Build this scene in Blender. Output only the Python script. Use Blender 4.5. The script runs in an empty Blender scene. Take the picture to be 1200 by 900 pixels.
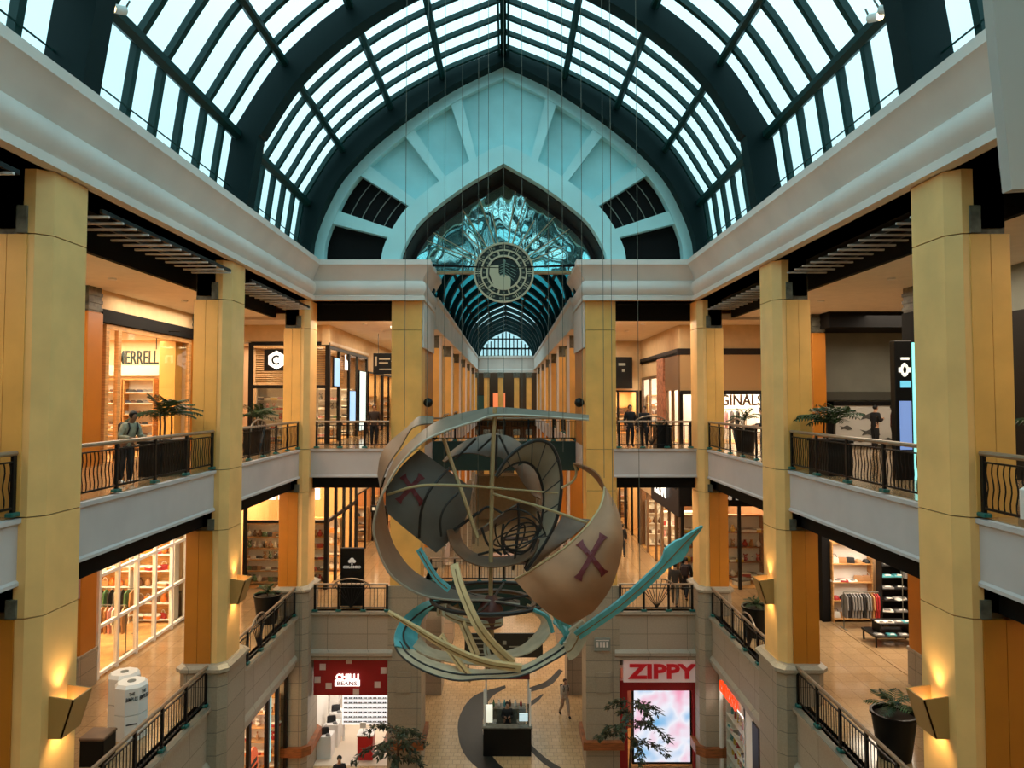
import bpy, bmesh, math, random
from mathutils import Vector, Matrix
random.seed(7)
PI = math.pi
SC = bpy.context.scene
COL = SC.collection
E = 14.8            # eye height above the ground floor
L1, L2 = 6.3, 12.8  # upper floor levels
F = 850.0
CAM = Vector((0.15, 0.0, E))
PITCH = math.radians(2.4)
PX, PY = 594.5, 467.5 - F * math.tan(math.radians(2.4))
FWD = Vector((0, math.cos(PITCH), math.sin(PITCH)))
UPV = Vector((0, -math.sin(PITCH), math.cos(PITCH)))

def ray(px, py):
    return Vector((1, 0, 0)) * ((px - PX) / F) + FWD + UPV * ((PY - py) / F)
def at(px, py, Y):
    d = ray(px, py); return CAM + d * ((Y - CAM.y) / d.y)
def atz(px, py, Z):
    d = ray(px, py); return CAM + d * ((Z - CAM.z) / d.z)
def proj(p):
    q = Vector(p) - CAM
    dep = q.dot(FWD)
    return (PX + F * q.x / dep, PY - F * q.dot(UPV) / dep)

# ---------------------------------------------------------------- materials
def lin(c):
    c = c / 255.0
    return c / 12.92 if c <= 0.04045 else ((c + 0.055) / 1.055) ** 2.4
def rgb(c): return (lin(c[0]), lin(c[1]), lin(c[2]), 1)
MATS = {}
def mat(name, c, rough=0.6, metal=0.0, var=0.0, scale=3.0, emit=0.0, bump=0.0, spec=0.5, stretch=None, two=None):
    if name in MATS: return MATS[name]
    m = bpy.data.materials.new(name); m.use_nodes = True
    nt = m.node_tree; b = nt.nodes['Principled BSDF']
    b.inputs['Base Color'].default_value = rgb(c)
    b.inputs['Roughness'].default_value = rough
    b.inputs['Metallic'].default_value = metal
    b.inputs['Specular IOR Level'].default_value = spec
    if emit:
        b.inputs['Emission Color'].default_value = rgb(c)
        b.inputs['Emission Strength'].default_value = emit
    if var or bump or two:
        geo = nt.nodes.new('ShaderNodeNewGeometry')
        mp = nt.nodes.new('ShaderNodeMapping')
        nt.links.new(geo.outputs['Position'], mp.inputs['Vector'])
        if stretch: mp.inputs['Scale'].default_value = stretch
        nz = nt.nodes.new('ShaderNodeTexNoise'); nz.inputs['Scale'].default_value = scale
        nz.inputs['Detail'].default_value = 5
        nt.links.new(mp.outputs['Vector'], nz.inputs['Vector'])
        if var or two:
            r = nt.nodes.new('ShaderNodeValToRGB')
            r.color_ramp.elements[0].position = 0.3; r.color_ramp.elements[1].position = 0.7
            c0 = two if two else tuple(max(0, v * (1 - var)) for v in c)
            c1 = c if two else tuple(min(255, v * (1 + var)) for v in c)
            r.color_ramp.elements[0].color = rgb(c0); r.color_ramp.elements[1].color = rgb(c1)
            nt.links.new(nz.outputs['Fac'], r.inputs['Fac'])
            nt.links.new(r.outputs['Color'], b.inputs['Base Color'])
        if bump:
            bp = nt.nodes.new('ShaderNodeBump'); bp.inputs['Strength'].default_value = bump
            bp.inputs['Distance'].default_value = 0.05
            nt.links.new(nz.outputs['Fac'], bp.inputs['Height'])
            nt.links.new(bp.outputs['Normal'], b.inputs['Normal'])
    MATS[name] = m
    return m

def tile_mat(name, c1, c2, grout, size, rough, offset=0.0, speck=0.0, swap=False):
    m = bpy.data.materials.new(name); m.use_nodes = True
    nt = m.node_tree; b = nt.nodes['Principled BSDF']
    geo = nt.nodes.new('ShaderNodeNewGeometry')
    vec = geo.outputs['Position']
    br = nt.nodes.new('ShaderNodeTexBrick')
    br.offset = offset; br.squash = 1.0
    br.inputs['Color1'].default_value = rgb(c1); br.inputs['Color2'].default_value = rgb(c2)
    br.inputs['Mortar'].default_value = rgb(grout)
    br.inputs['Scale'].default_value = 1.0
    br.inputs['Mortar Size'].default_value = 0.012
    br.inputs['Brick Width'].default_value = size[0]; br.inputs['Row Height'].default_value = size[1]
    if swap:
        sp = nt.nodes.new('ShaderNodeSeparateXYZ'); cb = nt.nodes.new('ShaderNodeCombineXYZ')
        ad = nt.nodes.new('ShaderNodeMath'); ad.operation = 'ADD'
        nt.links.new(vec, sp.inputs[0])
        nt.links.new(sp.outputs['X'], ad.inputs[0]); nt.links.new(sp.outputs['Y'], ad.inputs[1])
        nt.links.new(ad.outputs[0], cb.inputs['X']); nt.links.new(sp.outputs['Z'], cb.inputs['Y'])
        vec = cb.outputs[0]
    nt.links.new(vec, br.inputs['Vector'])
    col = br.outputs['Color']
    if speck:
        nz = nt.nodes.new('ShaderNodeTexNoise'); nz.inputs['Scale'].default_value = 22; nz.inputs['Detail'].default_value = 4
        nt.links.new(geo.outputs['Position'], nz.inputs['Vector'])
        mx = nt.nodes.new('ShaderNodeMixRGB'); mx.blend_type = 'OVERLAY'; mx.inputs['Fac'].default_value = speck
        nt.links.new(col, mx.inputs['Color1']); nt.links.new(nz.outputs['Fac'], mx.inputs['Color2'])
        col = mx.outputs['Color']
    nt.links.new(col, b.inputs['Base Color'])
    b.inputs['Roughness'].default_value = rough
    MATS[name] = m
    return m

def glass_mat(name, tint, gloss=0.08, diff=0.0, rough=0.02):
    m = bpy.data.materials.new(name); m.use_nodes = True
    nt = m.node_tree; nt.nodes.clear()
    out = nt.nodes.new('ShaderNodeOutputMaterial')
    t = nt.nodes.new('ShaderNodeBsdfTransparent'); t.inputs['Color'].default_value = rgb(tint)
    g = nt.nodes.new('ShaderNodeBsdfGlossy'); g.inputs['Roughness'].default_value = rough
    mx = nt.nodes.new('ShaderNodeMixShader'); mx.inputs['Fac'].default_value = gloss
    nt.links.new(t.outputs[0], mx.inputs[1]); nt.links.new(g.outputs[0], mx.inputs[2])
    last = mx
    if diff:
        d = nt.nodes.new('ShaderNodeBsdfTranslucent'); d.inputs['Color'].default_value = rgb(tint)
        m2 = nt.nodes.new('ShaderNodeMixShader'); m2.inputs['Fac'].default_value = diff
        nt.links.new(mx.outputs[0], m2.inputs[1]); nt.links.new(d.outputs[0], m2.inputs[2]); last = m2
    nt.links.new(last.outputs[0], out.inputs['Surface'])
    MATS[name] = m
    return m

M_SHAFT = mat('yellow_cladding', (228, 172, 90), 0.5, var=0.05, scale=1.2)
M_LIGHT = mat('pale_yellow_cladding', (236, 186, 116), 0.5, var=0.04, scale=1.2)
M_ORANGE = mat('orange_cladding', (184, 112, 26), 0.45, var=0.05, scale=1.0)
M_JOINT = mat('joint_shadow_gap', (96, 74, 44), 0.8)
M_STONE = tile_mat('pier_stone', (158, 144, 124), (150, 136, 116), (112, 102, 88), (1.3, 0.62), 0.5, speck=0.25, swap=True)
M_PARAPET = tile_mat('parapet_stone', (166, 152, 134), (160, 146, 128), (118, 108, 92), (1.6, 0.9), 0.5, speck=0.2, swap=True)
M_FASCIA = mat('fascia_plaster', (192, 180, 176), 0.8, var=0.03, scale=0.8)
M_CORNICE = mat('cornice_plaster', (222, 208, 198), 0.75, var=0.03, scale=0.7)
M_GREEN = mat('dark_green_steel', (8, 48, 45), 0.45, spec=0.25)
M_GREEN2 = mat('deep_green_steel', (3, 26, 26), 0.55, spec=0.15)
M_TEAL = mat('teal_gable_paint', (178, 222, 222), 0.8, var=0.03, scale=0.8)
M_TEALP = mat('teal_gable_panel', (160, 212, 214), 0.8, var=0.05, scale=0.6)
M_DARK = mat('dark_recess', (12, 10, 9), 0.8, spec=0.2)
M_BLACK = mat('black_metal', (9, 8, 8), 0.45, spec=0.3)
M_REVEAL = mat('brown_reveal', (28, 18, 17), 0.7)
M_STEEL = mat('dark_capital_steel', (92, 90, 78), 0.6, var=0.25, scale=5)
M_BRASS = mat('brushed_beige_metal', (176, 150, 108), 0.4, metal=0.2)
M_HAND = mat('handrail_metal', (150, 128, 106), 0.35, metal=0.4)
M_CEIL = mat('cream_ceiling', (236, 222, 202), 0.8, var=0.02)
M_WALLC = mat('cream_wall', (216, 186, 142), 0.8, var=0.03)
M_WOOD = mat('brown_wood', (140, 78, 38), 0.5, var=0.2, scale=3, stretch=(1, 1, 8))
M_WOODL = mat('light_wood', (200, 150, 92), 0.5, var=0.15, scale=3, stretch=(1, 1, 8))
M_WHITE = mat('white_paint', (236, 232, 226), 0.55)
M_GREY = mat('grey_wall', (122, 124, 114), 0.8, var=0.06, scale=0.8)
M_RED = mat('deep_red_panel', (150, 12, 20), 0.45)
M_FLOOR = tile_mat('polished_tan_tiles', (168, 138, 102), (160, 130, 94), (140, 112, 80), (0.6, 0.6), 0.12, speck=0.3)
M_MOSAIC = tile_mat('ground_mosaic', (200, 166, 122), (186, 150, 106), (150, 118, 82), (0.32, 0.32), 0.28, offset=0.5, speck=0.5)
M_INLAY = mat('dark_floor_inlay', (30, 27, 22), 0.55, var=0.15, scale=6)
M_GLASS = glass_mat('clear_shop_glass', (245, 245, 240), 0.05)
M_SKYGLASS = glass_mat('roof_glass', (190, 231, 237), 0.04, 0.22)
M_PASSGLASS = glass_mat('tinted_roof_glass', (34, 112, 120), 0.10, 0.3)
M_POT = mat('black_pot', (9, 9, 9), 0.4, spec=0.3)
M_SOIL = mat('soil', (50, 36, 24), 0.9)
M_LEAF = mat('palm_leaf', (36, 62, 24), 0.5, var=0.3, scale=6)
M_LEAFD = mat('dark_tree_leaf', (40, 48, 24), 0.5, var=0.4, scale=6)
M_BARK = mat('bark', (84, 62, 42), 0.85, var=0.25, scale=8)
M_LAMPW = mat('warm_lamp_glow', (255, 226, 170), 0.5, emit=9.0)
M_GLOW = mat('white_sign_glow', (255, 250, 240), 0.5, emit=1.5)
M_GLOWO = mat('orange_sign_glow', (255, 70, 16), 0.5, emit=1.0)

# ---------------------------------------------------------------- mesh builder
class MB:
    def __init__(s): s.v, s.f, s.m = [], [], []
    def add(s, vs, fs, m=0):
        o = len(s.v); s.v += [tuple(v) for v in vs]
        for f in fs: s.f.append(tuple(o + i for i in f)); s.m.append(m)
    def box(s, x0, x1, y0, y1, z0, z1, m=0):
        if x0 > x1: x0, x1 = x1, x0
        if y0 > y1: y0, y1 = y1, y0
        if z0 > z1: z0, z1 = z1, z0
        s.add([(x0,y0,z0),(x1,y0,z0),(x1,y1,z0),(x0,y1,z0),(x0,y0,z1),(x1,y0,z1),(x1,y1,z1),(x0,y1,z1)],
              [(0,3,2,1),(4,5,6,7),(0,1,5,4),(1,2,6,5),(2,3,7,6),(3,0,4,7)], m)
        return s
    def cbox(s, x0, x1, y0, y1, z0, z1, c=0.02, m=0):   # box with chamfered vertical and top edges
        p = [(x0+c,y0),(x1-c,y0),(x1,y0+c),(x1,y1-c),(x1-c,y1),(x0+c,y1),(x0,y1-c),(x0,y0+c)]
        q = [(x0+2*c,y0+c),(x1-2*c,y0+c),(x1-c,y0+2*c),(x1-c,y1-2*c),(x1-2*c,y1-c),(x0+2*c,y1-c),(x0+c,y1-2*c),(x0+c,y0+2*c)]
        return s.stack([(p, z0), (p, z1 - c), (q, z1)], m)
    def stack(s, levels, m=0):                          # levels: [(polygon, z), ...] with equal point counts
        n = len(levels[0][0]); vs = []; fs = []
        for p, z in levels: vs += [(a[0], a[1], z) for a in p]
        for k in range(len(levels) - 1):
            for i in range(n):
                j = (i + 1) % n
                fs.append((k*n+i, k*n+j, (k+1)*n+j, (k+1)*n+i))
        fs.append(tuple(range(n - 1, -1, -1))); fs.append(tuple((len(levels)-1)*n + i for i in range(n)))
        s.add(vs, fs, m); return s
    def prism(s, poly, z0, z1, m=0): return s.stack([(poly, z0), (poly, z1)], m)
    def prismy(s, poly, y0, y1, m=0):                   # polygon in x,z extruded along y
        n = len(poly)
        vs = [(a, y0, b) for a, b in poly] + [(a, y1, b) for a, b in poly]
        fs = [(i, (i+1) % n, n + (i+1) % n, n + i) for i in range(n)]
        fs += [tuple(range(n-1, -1, -1)), tuple(range(n, 2*n))]
        s.add(vs, fs, m); return s
    def tube(s, pts, r, n=6, closed=False, m=0, up=None, flat=None):
        pts = [Vector(p) for p in pts]; k = len(pts); vs = []; fs = []
        nrm = None
        for i, p in enumerate(pts):
            a = pts[(i-1) % k] if (closed or i) else p
            b = pts[(i+1) % k] if (closed or i < k-1) else p
            t = (b - a).normalized()
            if nrm is None:
                ref = Vector(up) if up else (Vector((0,0,1)) if abs(t.z) < 0.9 else Vector((1,0,0)))
                nrm = (ref - t * ref.dot(t)).normalized()
            else:
                nrm = nrm - t * nrm.dot(t)
                nrm = nrm.normalized() if nrm.length > 1e-6 else t.orthogonal().normalized()
            bn = t.cross(nrm)
            rr = r[i] if isinstance(r, (list, tuple)) else r
            for j in range(n):
                an = 2*PI*j/n + (PI/4 if n == 4 else 0)
                vs.append(p + nrm * (math.cos(an) * rr * (flat or 1)) + bn * (math.sin(an) * rr))
        for i in range(k if closed else k - 1):
            i2 = (i + 1) % k
            for j in range(n):
                j2 = (j + 1) % n
                fs.append((i*n+j, i2*n+j, i2*n+j2, i*n+j2))
        if not closed:
            fs.append(tuple(range(n))); fs.append(tuple((k-1)*n + j for j in range(n-1, -1, -1)))
        s.add(vs, fs, m); return s
    def lathe(s, prof, n=16, m=0, c=(0,0,0)):
        vs = []; fs = []
        for r, z in prof:
            for j in range(n):
                a = 2*PI*j/n; vs.append((c[0]+r*math.cos(a), c[1]+r*math.sin(a), c[2]+z))
        k = len(prof)
        for i in range(k-1):
            for j in range(n):
                j2 = (j+1) % n; fs.append((i*n+j, i*n+j2, (i+1)*n+j2, (i+1)*n+j))
        fs.append(tuple(range(n-1, -1, -1))); fs.append(tuple((k-1)*n+j for j in range(n)))
        s.add(vs, fs, m); return s
    def ball(s, c, r, n=10, k=7, m=0, sx=1, sy=1, sz=1):
        vs = []; fs = []
        for i in range(k+1):
            th = PI*i/k
            for j in range(n):
                a = 2*PI*j/n
                vs.append((c[0]+r*sx*math.sin(th)*math.cos(a), c[1]+r*sy*math.sin(th)*math.sin(a), c[2]+r*sz*math.cos(th)))
        for i in range(k):
            for j in range(n):
                j2 = (j+1) % n; fs.append((i*n+j, (i+1)*n+j, (i+1)*n+j2, i*n+j2))
        s.add(vs, fs, m); return s
    def sheet(s, grid, th, m=0):                        # grid[u][v] of Vectors -> a skin with thickness
        U, V = len(grid), len(grid[0])
        nr = [[None]*V for _ in range(U)]
        for u in range(U):
            for v in range(V):
                du = grid[min(u+1,U-1)][v] - grid[max(u-1,0)][v]
                dv = grid[u][min(v+1,V-1)] - grid[u][max(v-1,0)]
                n = du.cross(dv)
                nr[u][v] = n.normalized() if n.length > 1e-9 else (nr[u-1][v] if u else Vector((0,-1,0)))
        vs = [grid[u][v] + nr[u][v]*th/2 for u in range(U) for v in range(V)] + [grid[u][v] - nr[u][v]*th/2 for u in range(U) for v in range(V)]
        fs = []; N = U*V
        for u in range(U-1):
            for v in range(V-1):
                a, b, c, d = u*V+v, (u+1)*V+v, (u+1)*V+v+1, u*V+v+1
                fs.append((a,b,c,d)); fs.append((N+a,N+d,N+c,N+b))
        def edge(l):
            for a, b in zip(l, l[1:]): fs.append((a, N+a, N+b, b))
        edge([u*V for u in range(U)]); edge([u*V+V-1 for u in range(U-1,-1,-1)])
        edge([v for v in range(V-1,-1,-1)]); edge([(U-1)*V+v for v in range(V)])
        s.add(vs, fs, m); return s
    def mesh(s, name, mats, smooth=None):
        me = bpy.data.meshes.new(name)
        me.from_pydata(s.v, [], s.f)
        for mm in (mats if isinstance(mats, (list, tuple)) else [mats]): me.materials.append(mm)
        me.polygons.foreach_set('material_index', s.m)
        bm = bmesh.new(); bm.from_mesh(me)
        bmesh.ops.recalc_face_normals(bm, faces=bm.faces); bm.to_mesh(me); bm.free()
        if smooth:
            me.polygons.foreach_set('use_smooth', [True]*len(me.polygons))
            me.set_sharp_from_angle(angle=math.radians(smooth))
        me.update()
        return me
    def build(s, name, mats, parent=None, loc=(0,0,0), rotz=0, smooth=None):
        o = bpy.data.objects.new(name, s.mesh(name, mats, smooth)); COL.objects.link(o)
        o.location = loc; o.rotation_euler = (0, 0, rotz)
        if parent: o.parent = parent
        return o

def thing(name, label, cat, loc=(0,0,0), rotz=0, group=None):
    o = bpy.data.objects.new(name, None); COL.objects.link(o)
    o.location = loc; o.rotation_euler = (0,0,rotz)
    tag(o, label, cat, group); return o
def tag(o, label, cat, group=None):
    o['label'] = label; o['category'] = cat
    if group: o['group'] = group
    return o
def struct(mb, name, mats, loc=(0,0,0), rotz=0, smooth=None, parent=None):
    o = mb.build(name, mats, parent, loc, rotz, smooth)
    if not parent: o['kind'] = 'structure'
    return o
def link_copy(o, parent):
    c = o.copy(); COL.objects.link(c); c.parent = parent; return c
def dup(root, loc, rotz, label, group=None):
    r = root.copy(); COL.objects.link(r); r.location = loc; r.rotation_euler = (0,0,rotz); r['label'] = label
    if group: r['group'] = group
    for ch in list(root.children):
        c = link_copy(ch, r)
        for g in list(ch.children): link_copy(g, c)
    return r
class Fr:                                               # a local frame: x along a front, y into the shop
    def __init__(s, loc, rotz): s.l, s.r = Vector(loc), rotz
    def p(s, x, y, z=0):
        c, n = math.cos(s.r), math.sin(s.r)
        return (s.l.x + c*x - n*y, s.l.y + n*x + c*y, s.l.z + z)
def mir(poly, sd): return [(sd*a, b) for a, b in poly]
def cat_rom(pts, n):
    pts = [Vector(p) for p in pts]
    d = [0]
    for a, b in zip(pts, pts[1:]): d.append(d[-1] + max((b-a).length, 1e-6))
    P = [2*pts[0]-pts[1]] + pts + [2*pts[-1]-pts[-2]]
    out = []
    for k in range(n):
        t = d[-1]*k/(n-1); i = 0
        while i < len(pts)-2 and t > d[i+1]: i += 1
        u = (t-d[i])/(d[i+1]-d[i]); p0, p1, p2, p3 = P[i], P[i+1], P[i+2], P[i+3]
        out.append(0.5*((2*p1) + (p2-p0)*u + (2*p0-5*p1+4*p2-p3)*u*u + (3*p1-p0-3*p2+p3)*u*u*u))
    return out
ORD = ['first','second','third','fourth','fifth','sixth','seventh','eighth','ninth','tenth','eleventh','twelfth','thirteenth','fourteenth','fifteenth','sixteenth','seventeenth','eighteenth','nineteenth','twentieth']
FONT_CACHE = {}
def text_mesh(txt, size, ext, bold=0.0, sx=1.0):
    cu = bpy.data.curves.new('lettering', 'FONT'); cu.body = txt; cu.size = size; cu.extrude = ext
    cu.offset = bold; cu.align_x = 'CENTER'; cu.align_y = 'CENTER'; cu.resolution_u = 3
    o = bpy.data.objects.new('lettering_tmp', cu); COL.objects.link(o)
    dg = bpy.context.evaluated_depsgraph_get(); dg.update()
    me = bpy.data.meshes.new_from_object(o.evaluated_get(dg))
    bpy.data.objects.remove(o); bpy.data.curves.remove(cu)
    me.transform(Matrix.Scale(sx, 4, (1,0,0)))
    me.transform(Matrix.Rotation(PI/2, 4, 'X'))         # upright, facing -y
    return me
def letters(txt, size, m, parent, loc, ext=0.02, bold=0.0, sx=1.0, name='lettering', fit=None, rot=None):
    me = text_mesh(txt, size, ext, bold, sx)
    if fit:                                             # fit = (width, height)
        xs = [v.co.x for v in me.vertices]; zs = [v.co.z for v in me.vertices]
        cx, cz = (max(xs)+min(xs))/2, (max(zs)+min(zs))/2
        kx, kz = fit[0]/(max(xs)-min(xs)), fit[1]/(max(zs)-min(zs))
        for v in me.vertices: v.co.x = (v.co.x-cx)*kx; v.co.z = (v.co.z-cz)*kz
    me.materials.clear(); me.materials.append(m)
    o = bpy.data.objects.new(name, me); COL.objects.link(o); o.location = loc
    if rot: o.rotation_euler = rot
    if parent: o.parent = parent
    return o
def area(name, loc, sx, sy, power, col=(1, 0.74, 0.46), rot=(0,0,0)):
    l = bpy.data.lights.new(name, 'AREA'); l.shape = 'RECTANGLE'; l.size = sx; l.size_y = sy
    l.energy = power; l.color = col
    o = bpy.data.objects.new(name, l); COL.objects.link(o); o.location = loc; o.rotation_euler = rot
    return o

# ---------------------------------------------------------------- camera and sky
cd = bpy.data.cameras.new('camera'); cam = bpy.data.objects.new('camera', cd); COL.objects.link(cam)
cam.location = CAM; cam.rotation_euler = (PI/2 + PITCH, 0, 0)
cd.sensor_fit = 'HORIZONTAL'; cd.sensor_width = 36; cd.lens = F/1200*36
cd.shift_x = (600 - PX)/1200; cd.shift_y = (PY - 450)/1200
cd.clip_start = 0.05; cd.clip_end = 400
SC.camera = cam
SC.view_settings.view_transform = 'Standard'; SC.view_settings.look = 'None'
SC.view_settings.gamma = 1.0; SC.view_settings.exposure = 0.0; SC.view_settings.use_curve_mapping = False
wd = bpy.data.worlds.new('overcast_sky'); SC.world = wd; wd.use_nodes = True
wt = wd.node_tree; bg = wt.nodes['Background']
tc = wt.nodes.new('ShaderNodeTexCoord'); nz = wt.nodes.new('ShaderNodeTexNoise')
nz.inputs['Scale'].default_value = 2.0; nz.inputs['Detail'].default_value = 5
wr = wt.nodes.new('ShaderNodeValToRGB')
wr.color_ramp.elements[0].position = 0.25; wr.color_ramp.elements[0].color = (0.62, 0.80, 0.86, 1)
wr.color_ramp.elements[1].position = 0.7; wr.color_ramp.elements[1].color = (0.94, 1.0, 1.0, 1)
wt.links.new(tc.outputs['Generated'], nz.inputs['Vector']); wt.links.new(nz.outputs['Fac'], wr.inputs['Fac'])
wt.links.new(wr.outputs['Color'], bg.inputs['Color'])
sp_ = wt.nodes.new('ShaderNodeSeparateXYZ'); wt.links.new(tc.outputs['Generated'], sp_.inputs[0])
def wmath(op, a, b):
    n = wt.nodes.new('ShaderNodeMath'); n.operation = op
    for i, v in enumerate((a, b)):
        if isinstance(v, (int, float)): n.inputs[i].default_value = v
        else: wt.links.new(v, n.inputs[i])
    return n.outputs[0]
# overcast sky: three times brighter overhead than at the horizon, a little brighter on the side behind the viewer
zz = wmath('MULTIPLY_ADD', wmath('MAXIMUM', sp_.outputs['Z'], 0.0), 0.667); zz.node.inputs[2].default_value = 0.333
yy = wmath('MULTIPLY_ADD', sp_.outputs['Y'], -0.22); yy.node.inputs[2].default_value = 1.0
wt.links.new(wmath('MULTIPLY', wmath('MULTIPLY', zz, yy), 3.9), bg.inputs['Strength'])
# ================================================================ SETTING
W = 7.8                 # plane of the columns' inner faces
FX = 8.15               # plane of the balcony fascias
YB = 29.4               # plane of the end facade
COLY = [13.1, 21.35, 29.7]
SW = 12.3               # side shop facades
PXH = 3.2               # half width of the passage
# ---- floors
fl = MB(); fl.box(-18, 18, -5, 96, -0.3, 0); struct(fl, 'floor', M_MOSAIC)
for lv, nm in ((L1, 'floor'), (L2, 'floor')):
    for sd in (-1, 1):
        s = MB()
        s.box(sd*(FX+.08), sd*20, -5, YB+.1, lv-0.4, lv)
        s.box(sd*(PXH+0.35), sd*20, YB+.12, 90, lv-0.4, lv)
        struct(s, nm, M_FLOOR)
    s = MB(); s.box(-PXH-0.35, PXH+0.35, 34.2, 37.6, lv-0.4, lv); s.box(-PXH-0.35, PXH+0.35, 84, 90, lv-0.4, lv); struct(s, nm, M_FLOOR)
# floor inlay crescents
def inlay(outer, inner, z=0.004):
    a = [atz(x, y, z) for x, y in outer]; b = [atz(x, y, z) for x, y in inner]
    a = cat_rom(a, 24); b = cat_rom(b, 24)
    m = MB(); n = 24
    vs = a + b; fs = [(i, i+1, n+i+1, n+i) for i in range(n-1)]
    m.add(vs, fs)
    struct(m, 'floor', M_INLAY)
inlay([(592,803),(556,815),(539,838),(537,862),(545,885),(566,905),(600,925)], [(593,806),(575,818),(567,838),(566,860),(573,880),(590,900),(622,922)])
inlay([(612,868),(622,880),(636,894),(655,906)], [(617,866),(630,880),(645,892),(662,902)])
inlay([(620,806),(640,798),(655,784)], [(618,812),(645,803),(660,786)])
inlay([(618,824),(628,818),(636,813)], [(618,830),(630,822),(637,814)])
# ---- gallery fascias (upper) and stone parapets (lower)
def sweep(path, prof, sd):
    """path of xy points, profile of (d,z) with d to the right of travel; mirrored by sd"""
    n = len(path); m = MB(); vs = []; k = len(prof)
    P = [Vector((a, b)) for a, b in path]
    for i in range(n):
        def nrm(a, b):
            t = (b-a).normalized(); return Vector((t.y, -t.x))
        if i == 0: o = nrm(P[0], P[1])
        elif i == n-1: o = nrm(P[-2], P[-1])
        else:
            n1, n2 = nrm(P[i-1], P[i]), nrm(P[i], P[i+1]); h = (n1+n2).normalized(); o = h / max(0.3, h.dot(n1))
        for d, z in prof:
            q = P[i] + o*d; vs.append((sd*-q.x, q.y, z))
    fs = []
    for i in range(n-1):
        for j in range(k):
            j2 = (j+1) % k; fs.append((i*k+j, i*k+j2, (i+1)*k+j2, (i+1)*k+j))
    fs.append(tuple(range(k))); fs.append(tuple((n-1)*k+j for j in range(k)))
    m.add(vs, fs); return m
def ring_profile(*p): return [(d, z) for d, z in p]
path_gal = [(-FX, -5), (-FX, YB+0.05), (-4.45, YB+0.05)]
for sd in (-1, 1):
    pr = [(-0.35, L2-0.02), (0.06, L2-0.02), (0.06, L2-0.1), (0.0, L2-0.14), (0.0, L2-1.06), (0.04, L2-1.1), (0.04, L2-1.16), (-0.35, L2-1.16)]
    struct(sweep(path_gal, pr, sd), 'trim_1', M_FASCIA)
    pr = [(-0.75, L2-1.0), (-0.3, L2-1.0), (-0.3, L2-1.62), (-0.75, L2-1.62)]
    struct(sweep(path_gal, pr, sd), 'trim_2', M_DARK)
    pr = [(-0.35, L1), (0.12, L1), (0.12, L1-0.1), (0.03, L1-0.16), (0.0, L1-0.2), (0.0, L1-1.5), (0.04, L1-1.54), (0.10, L1-1.62), (0.10, L1-1.74), (0.03, L1-1.8), (0.03, L1-1.92), (-0.35, L1-1.92)]
    struct(sweep(path_gal, pr, sd), 'trim_3', M_PARAPET)
    # cornice
    cpath = [(-7.75, -5), (-7.75, YB-0.1), (-3.3, YB-0.1), (-3.3, 33.8)]
    pr = [(-1.0, 5.6), (0.37, 5.6), (0.37, 5.4), (0.31, 5.34), (0.22, 5.2), (0.08, 4.94), (0.0, 4.8), (0.07, 4.76), (0.15, 4.66), (0.17, 4.52), (0.15, 4.38), (0.06, 4.24), (0.03, 4.2), (0.10, 4.17), (0.10, 4.0), (-1.0, 4.0)]
    struct(sweep(cpath, [(d, E+z) for d, z in pr], sd), 'trim_4', M_CORNICE, smooth=35)
    # passage cornice and white panel at the mouth of the passage
    pp = [(-PXH, 33.8), (-PXH, 84)]
    pr = [(-0.5, 4.75), (0.12, 4.75), (0.12, 4.6), (0.02, 4.5), (0, 3.45), (0.08, 3.4), (0.08, 3.25), (-0.5, 3.25)]
    struct(sweep(pp, [(d, E+z) for d, z in pr], sd), 'trim_5', M_CORNICE)
    s = MB(); s.box(sd*3.26, sd*3.335, YB+.25, 33.8, E+2.1, E+3.99); s.box(sd*3.335, sd*4.3, YB+1.45, 33.8, E+2.2, E+3.98); struct(s, 'trim_6', M_CORNICE)
    # passage slab edges
    for lv in (L1, L2):
        pr = [(-0.35, lv), (0.05, lv), (0.05, lv-1.0), (-0.35, lv-1.0)]
        struct(sweep([(-PXH-0.2, 31.0), (-PXH-0.2, 84)], pr, sd), 'trim_7', M_FASCIA)
    # upper ceilings with the dark grille edge strip
    s = MB(); s.box(sd*9.3, sd*20, -5, YB, E+3.35, E+3.6); s.box(sd*4.3, sd*20, YB+1.2, 90, E+3.35, E+3.6); s.box(sd*3.4, sd*4.3, 32.6, 90, E+3.35, E+3.6)
    struct(s, 'ceiling', M_CEIL)
    s = MB(); s.box(sd*7.9, sd*9.4, -5, YB+1.3, E+4.0, E+4.3); s.box(sd*3.5, sd*7.95, YB+.05, YB+1.3, E+4.0, E+4.3)
    s.box(sd*9.26, sd*9.4, -5, YB, E+3.3, E+4.0); s.box(sd*4.3, sd*8.0, YB+1.16, YB+1.3, E+3.3, E+4.0)
    struct(s, 'ceiling', M_DARK)
    # lower ceilings
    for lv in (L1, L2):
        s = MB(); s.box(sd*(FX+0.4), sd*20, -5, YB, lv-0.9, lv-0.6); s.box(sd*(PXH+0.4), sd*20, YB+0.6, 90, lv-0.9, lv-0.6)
        struct(s, 'ceiling', M_CEIL if lv == L2 else M_DARK)
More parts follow.
